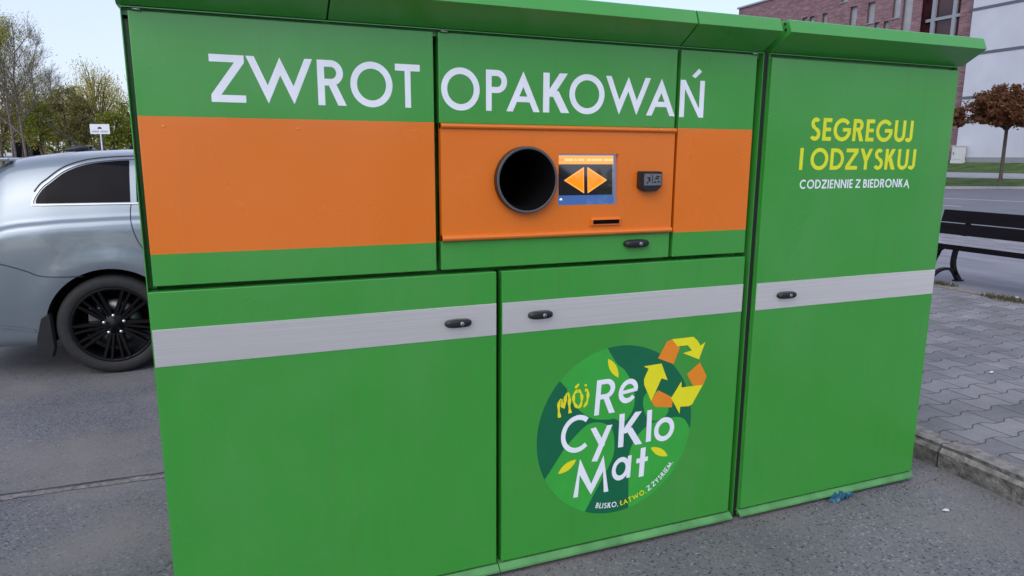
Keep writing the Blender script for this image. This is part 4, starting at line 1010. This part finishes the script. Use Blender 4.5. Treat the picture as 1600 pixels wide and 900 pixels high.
# ================================================================== CARS
def lerp_tab(tab, x):
    for i in range(len(tab)-1):
        if x <= tab[i+1][0]:
            t = (x-tab[i][0])/(tab[i+1][0]-tab[i][0]); t = max(0, min(1, t)); t2 = t*t*(3-2*t)*.35+t*.65
            return tab[i][1]+(tab[i+1][1]-tab[i][1])*t2
    return tab[-1][1]
class Body:
    def __init__(s, L_, roof_t, half_t, zb, base=1.60, wheels=(), bulge=.014):
        s.L, s.rt, s.ht, s.zb, s.base, s.wh, s.bu = L_, roof_t, half_t, zb, base, wheels, bulge
    def section(s, x):
        zr = lerp_tab(s.rt, x); w_ = lerp_tab(s.ht, x); zb = s.zb; k = min(1.0, (zr-zb)/(s.base-zb))
        raw = [(w_-.09,zb),(w_-.05,zb+.05),(w_-.030,.40),(w_-.006,.60),(w_,.80),(w_-.006,.98),(w_-.020,1.09),(w_-.062,1.135),(w_-.085,1.20),(w_-.13,1.32),(w_-.19,1.44),(w_-.245,1.515),(w_-.31,1.558),(w_-.42,1.585),(w_*.35,1.598),(0,1.60)]
        pts = []
        for v, z in raw:
            z = zb+(z-zb)*k
            if s.base != 1.60 and z > 0: pass
            pts.append((max(v,0), z))
        out = []
        for i in range(len(pts)-1):
            p0, p1, p2, p3 = pts[max(i-1,0)], pts[i], pts[i+1], pts[min(i+2,len(pts)-1)]
            for q in range(4):
                t = q/4
                out.append(tuple(.5*((2*p1[j])+(-p0[j]+p2[j])*t+(2*p0[j]-5*p1[j]+4*p2[j]-p3[j])*t*t+(-p0[j]+3*p1[j]-3*p2[j]+p3[j])*t**3) for j in (0,1)))
        out.append(pts[-1])
        res = []
        for v, z in out:
            for wx, wz in s.wh:
                r_ = math.hypot(x-wx, z-wz)
                if z < 1.0: v += s.bu*math.exp(-((r_-.455)/.07)**2)
            res.append((v, z))
        return res
    def side(s, x, z):
        sec = s.section(x)
        for i in range(len(sec)-1):
            if sec[i][1] <= z <= sec[i+1][1]:
                t = (z-sec[i][1])/max(1e-6, sec[i+1][1]-sec[i][1]); return sec[i][0]+(sec[i+1][0]-sec[i][0])*t
        return sec[-1][0]
    def mesh(s, n=76):
        bm = bmesh.new(); rows = []
        for i in range(n+1):
            x = s.L*i/n; x = x if 0 < i < n else x
            sec = s.section(x); full = [(v, z) for v, z in sec] + [(-v, z) for v, z in sec[-2::-1]]
            rows.append([bm.verts.new((x, v, z)) for v, z in full])
        m_ = len(rows[0])
        for i in range(n):
            for j in range(m_-1): bm.faces.new((rows[i][j], rows[i][j+1], rows[i+1][j+1], rows[i+1][j]))
            bm.faces.new((rows[i][m_-1], rows[i][0], rows[i+1][0], rows[i+1][m_-1]))
        bm.faces.new(rows[0][::-1]); bm.faces.new(rows[-1])
        bmesh.ops.recalc_face_normals(bm, faces=bm.faces[:])
        return bm
PAINT = mat('silver_blue_car_paint', (.215,.26,.30), .24, .5, var=.03, vs_=300, coat=.75)
CARGLASS = mat('tinted_car_glass', (.003,.003,.005), .06, var=.3, spec=.09)
RUBBER = mat('tyre_rubber', (.018,.018,.019), .75, var=.2, vs_=30, bump=.3, bs=120)
RIM_BLK = mat('gloss_black_rim', (.004,.004,.005), .42, var=.2, spec=.2)
LINER = mat('wheel_arch_liner', (.006,.006,.006), .9, var=.2)
SEAM = mat('panel_gap', (.02,.022,.028), .7, var=.1)
TRIM = mat('satin_trim', (.42,.43,.45), .3, 1, var=.08)
TAIL = mat('tail_light_lens', (.22,.008,.008), .12, var=.2, coat=.5)
HEADL = mat('head_light_lens', (.5,.52,.55), .08, var=.1, coat=.8)
DISC = mat('brake_disc', (.22,.22,.23), .4, 1, var=.2, vs_=40)
CAR_O = Vector((-1.70, 4.17, 0)); CW = .91; WX, WZ, WR = 1.09, .355, .357
roof_t = [(0,.92),(.06,1.08),(.2,1.24),(.36,1.42),(.48,1.515),(.62,1.545),(.85,1.572),(1.2,1.59),(1.9,1.60),(2.6,1.56),(3.05,1.40),(3.6,1.10),(4.2,1.02),(4.7,.88),(4.9,.70)]
half_t = [(0,.60),(.08,.70),(.22,.80),(.45,.868),(.75,.898),(1.1,.905),(3.9,.905),(4.4,.86),(4.7,.74),(4.9,.5)]
body = Body(4.9, roof_t, half_t, .235, wheels=((WX,WZ),(3.93,WZ)))
CAR = thing('estate_car', 'silver-blue estate car with black wheels parked behind the green machine', 'car', CAR_O)
me = bpy.data.meshes.new('body'); bm = body.mesh(); bm.to_mesh(me); bm.free()
bo = bpy.data.objects.new('body', me); col.objects.link(bo)
me.materials.append(PAINT); me.materials.append(LINER)
g = G()
for wx in (WX, 3.93):
    for sd_ in (-1, 1):
        nn = 56; a_ = [(wx+.412*math.cos(2*math.pi*i/nn), sd_*.58, WZ+.412*math.sin(2*math.pi*i/nn)) for i in range(nn)]; b_ = [(p[0], sd_*1.2, p[2]) for p in a_]
        g.add(a_+b_, [(i,(i+1)%nn,nn+(i+1)%nn,nn+i) for i in range(nn)]+[tuple(range(nn))[::-1], tuple(range(nn,2*nn))])
cut = g.build('cutter', LINER)
md = bo.modifiers.new('b', 'BOOLEAN'); md.operation = 'DIFFERENCE'; md.object = cut; md.solver = 'EXACT'
try: md.material_mode = 'TRANSFER'
except Exception: pass
dg = bpy.context.evaluated_depsgraph_get(); new = bpy.data.meshes.new_from_object(bo.evaluated_get(dg)); bo.modifiers.clear(); bo.data = new; bpy.data.objects.remove(cut)
new.polygons.foreach_set('use_smooth', [True]*len(new.polygons))
try: new.set_sharp_from_angle(angle=R(32))
except Exception: pass
bo.parent = CAR
def on_body(x, z, d=.003, s_=-1): return (x, s_*(body.side(x, z)+d), z)
def patch(outline, d, s_=-1, n=10):
    """fills a convex-ish outline on the body side: rows between lower and upper edge"""
    g = G(); lo, hi = outline; v = []; k = len(lo)
    for i in range(k):
        for j in range(n+1):
            x = lo[i][0]+(hi[i][0]-lo[i][0])*j/n; z = lo[i][1]+(hi[i][1]-lo[i][1])*j/n; v.append(on_body(x, z, d, s_))
    f = [(i*(n+1)+j, i*(n+1)+j+1, (i+1)*(n+1)+j+1, (i+1)*(n+1)+j) for i in range(k-1) for j in range(n)]
    g.add(v, f, 0, True); return g
def line(pts, wd, d, s_=-1):
    g = G(); L_ = [Vector(p) for p in smoothp(pts, 6)]; a, b = [], []
    for i, p in enumerate(L_):
        t = (L_[min(i+1,len(L_)-1)]-L_[max(i-1,0)]).normalized(); q = Vector((-t.y, t.x))*wd/2; a.append(p+q); b.append(p-q)
    v = [on_body(p.x, p.y, d, s_) for p in a]+[on_body(p.x, p.y, d, s_) for p in b]; k = len(a)
    g.add(v, [(i,i+1,k+i+1,k+i) for i in range(k-1)], 0, True); return g
def cp(o, name, m, label=None, parent=None):
    x = o.build(name, m, None, recalc=False); x.parent = parent or CAR
    if label: x['label'] = label
    return x
WXc = lambda x: x-CAR_O.x
# window outline measured on the photo (world x, z)
win_top = [(-1.012,1.238),(-1.000,1.27),(-.965,1.32),(-.925,1.355),(-.83,1.432),(-.71,1.480),(-.57,1.502),(-.40,1.512),(-.15,1.518),(.3,1.52),(1.0,1.50),(1.5,1.42),(1.95,1.22)]
top_s = smoothp(win_top, 5)
def win_patch(x0, x1, d, zlo=1.222):
    tops = [p for p in top_s if x0 <= p[0] <= x1]
    return [(WXc(p[0]), zlo) for p in tops], [(WXc(p[0]), p[1]) for p in tops]
for s_ in (-1, 1):
    q = win_patch(-1.02, -.43, .004); gw = cp(patch(q, .004, s_), 'side_window', CARGLASS)
    for x0, x1 in ((-.40, .50), (.54, 1.9)): cp(patch(win_patch(x0, x1, .004), .004, s_), 'side_window', CARGLASS)
    edge = [(WXc(x), z+.012) for x, z in win_top[1:]]; edge = [(WXc(-1.022), 1.235)]+edge
    trim = line([(WXc(1.95),1.215),(WXc(.5),1.212),(WXc(-.6),1.212),(WXc(-1.0),1.212),(WXc(-1.03),1.222),(WXc(-1.022),1.262)]+[(WXc(x-.012), z+.012) for x, z in win_top[2:]], .0085, .008, s_)
    cp(trim, 'window_trim', TRIM)
    cp(line([(WXc(x-.022), z+.030) for x, z in win_top[1:]], .007, .004, s_), 'window_seam', SEAM)
    # rear door edge
    cp(line([(WXc(-.436),1.205),(WXc(-.444),1.14),(WXc(-.428),1.02),(WXc(-.385),.91),(WXc(-.30),.80),(WXc(-.22),.70)], .006, .003, s_), 'door_seam', SEAM)
    # bumper joint
    cp(line([(.12,.90),(.28,.862),(WXc(-1.245),.828),(WXc(-1.10),.775),(WXc(-1.02),.738),(WXc(-.9),.726),(WXc(-.76),.722)], .006, .003, s_), 'bumper_seam', SEAM)
    # bumper crease, a small raised fold
    cp(line([(.10,.40),(.25,.395),(WXc(-1.25),.385),(WXc(-1.09),.352)], .016, .006, s_), 'bumper_crease', PAINT)
    q = ([(.05,.88),(.12,.89),(.22,.895),(.30,.90),(.38,.91)], [(.05,.99),(.12,1.06),(.22,1.10),(.30,1.11),(.38,1.00)])
    cp(patch(q, .006, s_), 'tail_light', TAIL)
    q = ([(4.15,.66),(4.35,.64),(4.55,.62),(4.70,.62)], [(4.15,.70),(4.35,.76),(4.55,.78),(4.70,.74)])
    cp(patch(q, .006, s_), 'headlight', HEADL)
    # mud flap behind the rear wheel
    g = G(); y_ = s_*.878
    pr = [(WX-.432,.44),(WX-.385,.47),(WX-.375,.23),(WX-.395,.165),(WX-.475,.185),(WX-.47,.30)]
    v = [(a, y_-.012, b) for a, b in pr]+[(a+.015, y_+.012, b) for a, b in pr]; k = 6
    g.add(v, [(i,(i+1)%k,k+(i+1)%k,k+i) for i in range(k)]+[tuple(range(k))[::-1],tuple(range(k,2*k))])
    cp(g, 'mud_flap', BLACK_PL)
# rear glass and windscreen (between the roof edges)
def top_band(x0, x1, vmax, d, nm, m):
    g = G(); n_ = 10; v = []
    for i in range(n_+1):
        x = x0+(x1-x0)*i/n_; sec = body.section(x); zt = sec[-1][1]
        for j in range(13):
            q = -vmax+2*vmax*j/12
            zz = max((b for a, b in sec if a >= abs(q)-1e-6), default=zt)
            v.append((x-d*(1 if x < 1 else -1), q, zz+d))
    g.add(v, [(i*13+j, i*13+j+1, (i+1)*13+j+1, (i+1)*13+j) for i in range(n_) for j in range(12)], 0, True); cp(g, nm, m)
top_band(.14, .40, .55, .012, 'rear_window', CARGLASS); top_band(2.75, 3.5, .58, .012, 'windscreen', CARGLASS)
# rear spoiler with the dark quarter of the rear glass below it
g = G(); g.box(.30, .52, -.60, .60, 1.50, 1.525, bev=.008); cp(g, 'spoiler', PAINT)
# aerial
g = G(); ax = WXc(-.86); g.tube([(ax-.10,.05,1.585),(ax,.05,1.60),(ax+.06,.05,1.60)], [.012,.030,.014], 10); g.tube([(ax,.05,1.61),(ax-.20,.05,1.79)], [.0085,.006], 8); cp(g, 'roof_aerial', BLACK_PL)
# rear bumper plate and number plate recess stay out of view; wheels
def wheel_meshes(r, rr, wd):
    """outer face at y=0, wheel body extends to +y"""
    t = G(); t.lathe([(rr-.004,.02),(rr,.008),(rr+.012,.0),(r*.965-.02,-.004),(r*.985,.015),(r,.045),(r,wd-.045),(r*.985,wd-.015),(rr+.01,wd),(rr-.01,wd-.02)], (0,0,0), 72)
    b = G(); b.lathe([(rr-.002,.006),(rr-.012,.002),(rr-.02,.010),(rr-.03,.05),(rr-.04,wd-.03)], (0,0,0), 72)
    for k in range(5):
        for side in (-1, 1):
            a0 = 2*math.pi*k/5+math.pi/2+side*.16; a1 = 2*math.pi*k/5+math.pi/2+side*.30
            for (aa, ab, w0, w1) in ((a0, a1, .017, .012), (a0+side*.30, a1+side*.19, .013, .010)):
                p0 = Vector((.055*math.cos(aa),0,.055*math.sin(aa))); p1 = Vector(((rr-.012)*math.cos(ab),0,(rr-.012)*math.sin(ab)))
                d = (p1-p0).normalized(); n_ = Vector((-d.z,0,d.x))
                v = []
                for yy, ww in ((.0,.55),(.010,1.0),(.045,1.0)):
                    v += [p0-n_*w0*ww+Vector((0,.020+yy,0)), p0+n_*w0*ww+Vector((0,.020+yy,0)), p1+n_*w1*ww+Vector((0,.004+yy,0)), p1-n_*w1*ww+Vector((0,.004+yy,0))]
                f = [(0,1,2,3)]
                for q in (0, 4): f += [(q+i, q+(i+1)%4, q+4+(i+1)%4, q+4+i) for i in range(4)]
                b.add(v, f)
    b.lathe([(0,.006),(.024,.006),(.028,.010),(.030,.016),(.075,.020),(.082,.03),(.085,.06)], (0,0,0), 40)
    di = G(); di.lathe([(.07,.09),(.075,.085),(.172,.085),(.172,.11)], (0,0,0), 48)
    di.box(-.165, -.085, .07, .12, .02, .12, 0, bev=.006)
    nu = G()
    nu.lathe([(0,.000),(.009,.001),(.0125,.005),(.0125,.02)], (0,0,0), 12)
    return t, b, di, nu
tg, bg_, dg_, ng = wheel_meshes(WR, .272, .235)
def wheel(x, s_):
    wo = bg_.build('wheel', RIM_BLK) if not wheel.src else wheel.src.copy()
    if wheel.src: col.objects.link(wo)
    wo.parent = CAR; wo.location = (x, s_*.885, WZ+.002); wo.rotation_euler = (0, 0, 0 if s_ < 0 else math.pi)
    kids = []
    if not wheel.src:
        wheel.src = wo
        wheel.kids = [tg.build('tyre', RUBBER), dg_.build('brake_disc', DISC)]
        for k in range(5):
            a = 2*math.pi*k/5+math.pi/2+.0; o = ng.build('lug_nut', CHROME) if k == 0 else wheel.kids[2].copy()
            if k: col.objects.link(o)
            o.location = (.066*math.cos(a), .006, .066*math.sin(a)); wheel.kids.append(o)
        for o in wheel.kids: o.parent = wo
    else:
        for o in wheel.kids:
            c = o.copy(); col.objects.link(c); c.parent = wo
wheel.src = None; wheel.kids = []
for x in (WX, 3.93):
    for s_ in (-1, 1): wheel(x, s_)

# distant vehicles
def far_van(px, depth, top_py, wdt, paint, roofm, label, L_=4.6):
    b = ground(px, depth); H = 1.55+(242-top_py)/1080*depth; h = wdt/2
    t = thing('parked_van', label, 'van', b, 'vehicles parked far behind the car')
    dirv = Vector((CAM.x-b.x, CAM.y-b.y, 0)).normalized(); t.rotation_euler = (0,0,math.atan2(dirv.y, dirv.x)+math.pi/2)
    def P(g, nm, m): o = g.build(nm, m); o.parent = t; return o
    g = G(); bm = bmesh.new()
    prof = [(.0,.35),(-.02,.75),(.25,1.0),(.75,H*.88),(1.0,H*.97),(1.4,H),(L_-.1,H),(L_,H*.9),(L_,.35)]
    va = [bm.verts.new((-h, a, b_)) for a, b_ in prof]; vb = [bm.verts.new((h, a, b_)) for a, b_ in prof]; k = len(prof)
    bm.faces.new(va); bm.faces.new(vb[::-1])
    for i in range(k): bm.faces.new((va[i], vb[i], vb[(i+1)%k], va[(i+1)%k]))
    bmesh.ops.recalc_face_normals(bm, faces=bm.faces[:]); bmesh.ops.bevel(bm, geom=bm.edges[:], offset=.07, segments=3, affect='EDGES'); g.bm(bm, 0, True); P(g, 'body', paint)
    g = G(); z0, z1 = 1.05, H*.86; y0, y1 = .27, .72
    g.quad((-h*.82,y0-.03,z0),(h*.82,y0-.03,z0),(h*.74,y1-.03,z1),(-h*.74,y1-.03,z1)); P(g, 'windscreen', CARGLASS)
    g = G(); g.box(-h*.86, h*.86, .95, L_-.3, H+.0, H+.05, bev=.02); P(g, 'roof_panel', roofm)
    for s_ in (-1, 1):
        g = G(); g.box(s_*h*.72-.14, s_*h*.72+.14, -.06, .05, .66, .82, bev=.02); P(g, 'headlight', HEADL)
        for yy in (.8, L_-.9):
            g = G(); g.tube([(s_*h-.1, yy, .33),(s_*h+.02, yy, .33)], .33, 20); P(g, 'wheel', RUBBER)
    return t
DARKBLUE = mat('dark_blue_paint', (.02,.025,.045), .3, var=.05, coat=.5); REDP = mat('red_paint', (.32,.05,.05), .4, var=.1, coat=.4)
BLACKP = mat('black_paint', (.015,.015,.018), .3, var=.05, coat=.5); WHITEP = mat('white_paint', (.62,.62,.62), .5, var=.05); GREYP = mat('grey_roof', (.2,.21,.2), .4, var=.1)
far_van(131, 33, 229.5, 1.05, DARKBLUE, GREYP, 'dark van whose roof shows above the silver car roof')
far_van(33, 62, 216, 1.35, BLACKP, WHITEP, 'black van with white roof under the tall bare tree')
far_van(54, 66, 223, 1.25, REDP, WHITEP, 'small red van to the right of the black van')
# bright forsythia-like shrub in the gap
b = ground(69, 72); g = G(); crown_clumps(g, b+Vector((0,0,1.5)), (.8,.8,.75), 420, .14, 20, .25)
sh = thing('yellow_shrub', 'small bright yellow-green shrub right of the red van', 'shrub', b); part(g, 'crown', leaf_mat('bright_yellow_leaves', [(.5,.46,.10),(.6,.58,.22),(.35,.38,.08)]), sh, recalc=False)
g = G(); g.tube([b, b+Vector((.03,0,.9))], [.05,.03], 6); part(g, 'stem', BARK, sh)

# ================================================================== WHITE SIGN
SD = 25.0
sb = ground(161, SD); su = SD/1080.47
SG = thing('parking_sign', 'white rectangular parking sign on a thin grey pole behind the silver car', 'sign', sb)
ztop, zbot = 1.55+(242.3-196)*su, 1.55+(242.3-211)*su; hw = 15.2*su
ux = Vector((math.cos(R(21.7)), -math.sin(R(21.7)), 0)).normalized(); uy = Vector((ux.y, -ux.x, 0))   # uy towards the camera
SIGNW = mat('sign_white', (.66,.69,.74), .5, var=.04); SIGNI = mat('sign_ink', (.02,.02,.03), .5); SIGNG = mat('sign_grey_ink', (.28,.31,.38), .5)
POLE = mat('galvanised_pole', (.42,.44,.46), .45, .6, var=.15, vs_=20)
def sp(a, b, d=0): return sb+ux*a+uy*d+Vector((0,0,b))
g = G(); g.tube([sb, sb+Vector((0,0,ztop-.05))], .028, 10); part(g, 'pole', POLE, SG)
g = G()
fr = [sp(-hw,zbot,.03),sp(hw,zbot,.03),sp(hw,ztop,.03),sp(-hw,ztop,.03)]; bk = [p-uy*.012 for p in fr]
g.add(fr+bk, [(0,1,2,3),(7,6,5,4),(0,1,5,4),(1,2,6,5),(2,3,7,6),(3,0,4,7)]); sp_ = part(g, 'sign_panel', SIGNW, SG)
g = G(); zc = zbot+(ztop-zbot)*.60; e = .034
g.add([sp(-.075,zc-.03,e),sp(.075,zc-.03,e),sp(.075,zc+.005,e),(sp(.04,zc+.04,e)),sp(-.035,zc+.04,e),sp(-.075,zc+.005,e)], [(0,1,2,3,4,5)], 0)
for i in range(11):
    if i == 5: continue
    a = -hw*.82+i*hw*1.64/11; g.add([sp(a,zbot+.06,e),sp(a+hw*.10,zbot+.06,e),sp(a+hw*.10,zbot+.12,e),sp(a,zbot+.12,e)], [(0,1,2,3)], 1)
part(g, 'sign_marks', [SIGNI, SIGNG], sp_, recalc=False)

# ================================================================== GRIT ON THE ASPHALT
GRIT = leaf_mat('grit_stones', [(.05,.045,.04),(.12,.11,.10),(.22,.20,.18),(.07,.05,.03)], .9)
g = G()
def stone(x, y, r):
    p = [Vector((x+random.uniform(-1,1)*r, y+random.uniform(-1,1)*r, .001)) for _ in range(3)] + [Vector((x, y, r*random.uniform(.6,1.3)))]
    g.add(p, [(0,1,3),(1,2,3),(2,0,3),(0,2,1)])
for i in range(2600):
    q = random.random()
    if q < .45: x, y = random.uniform(-.1, 3.4), -.03-abs(random.gauss(0,.035))            # swept against the machine's foot
    elif q < .65: x, y = 3.47-abs(random.gauss(0,.05)), random.uniform(-1.5, 2)             # gutter along the kerb
    else: x, y = random.uniform(-3, 3.4), random.uniform(-1.6, 4)
    if 0 < y < 1 and -.05 < x < 3.3: continue
    stone(x, y, random.choice((.002,.0025,.003,.004,.006)))
o = g.build('grit', GRIT, recalc=False); o['kind'] = 'stuff'

# ================================================================== STREET BEHIND THE CAMERA (seen mirrored in the paint and the screen)
HB = thing('gabled_house', 'dark gabled house across the street behind the camera', 'house', (11.2, -29, 0))
HW = mat('house_wall', (.10,.085,.075), .85, var=.15); HR_ = mat('house_roof_tiles', (.05,.03,.025), .8, var=.2)
g = G(); g.box(7.4, 15.0, -34, -26, 0, 3.6); g.add([(7.4,-26,3.6),(15.0,-26,3.6),(11.2,-26,6.1),(7.4,-34,3.6),(15.0,-34,3.6),(11.2,-34,6.1)], [(0,1,2),(5,4,3)]); part(g, 'wall', HW, HB)
g = G()
for sx in (-1, 1):
    a, b = (11.2, 6.15), (11.2+sx*4.3, 3.32)
    g.add([(a[0],-25.5,a[1]),(b[0],-25.5,b[1]),(b[0],-34.5,b[1]),(a[0],-34.5,a[1]),(a[0],-25.5,a[1]+.18),(b[0],-25.5,b[1]+.18),(b[0],-34.5,b[1]+.18),(a[0],-34.5,a[1]+.18)], [(3,2,1,0),(4,5,6,7),(0,1,5,4),(1,2,6,5),(2,3,7,6),(3,0,4,7)])
part(g, 'roof', HR_, HB)
for x_ in (8.2, 10.6, 13.0):
    g = G(); g.box(x_, x_+1.2, -26.01, -25.97, 1.2, 2.6); part(g, 'window', CARGLASS, HB)
for i, (x_, y_, r_, h_) in enumerate(((-9,-24,3.2,6.4),(-2,-27,2.6,5.6),(18.5,-27,3.2,5.0),(24,-26,3.4,5.4),(33,-22,3.4,6.0),(-18,-22,3.4,6.5))):
    b = Vector((x_, y_, 0)); t = thing('street_tree', 'leafy street tree behind the camera beside the gabled house', 'tree', b, 'street trees behind the camera')
    g = G(); g.tube([b, b+Vector((.05,0,h_*.6))], [.16,.1], 7); part(g, 'trunk', BARK, t)
    g = G(); crown_clumps(g, b+Vector((0,0,h_*.58)), (r_,r_,h_*.4), 1500, .45, 60, .22); part(g, 'crown', LEAF_GR, t, recalc=False)
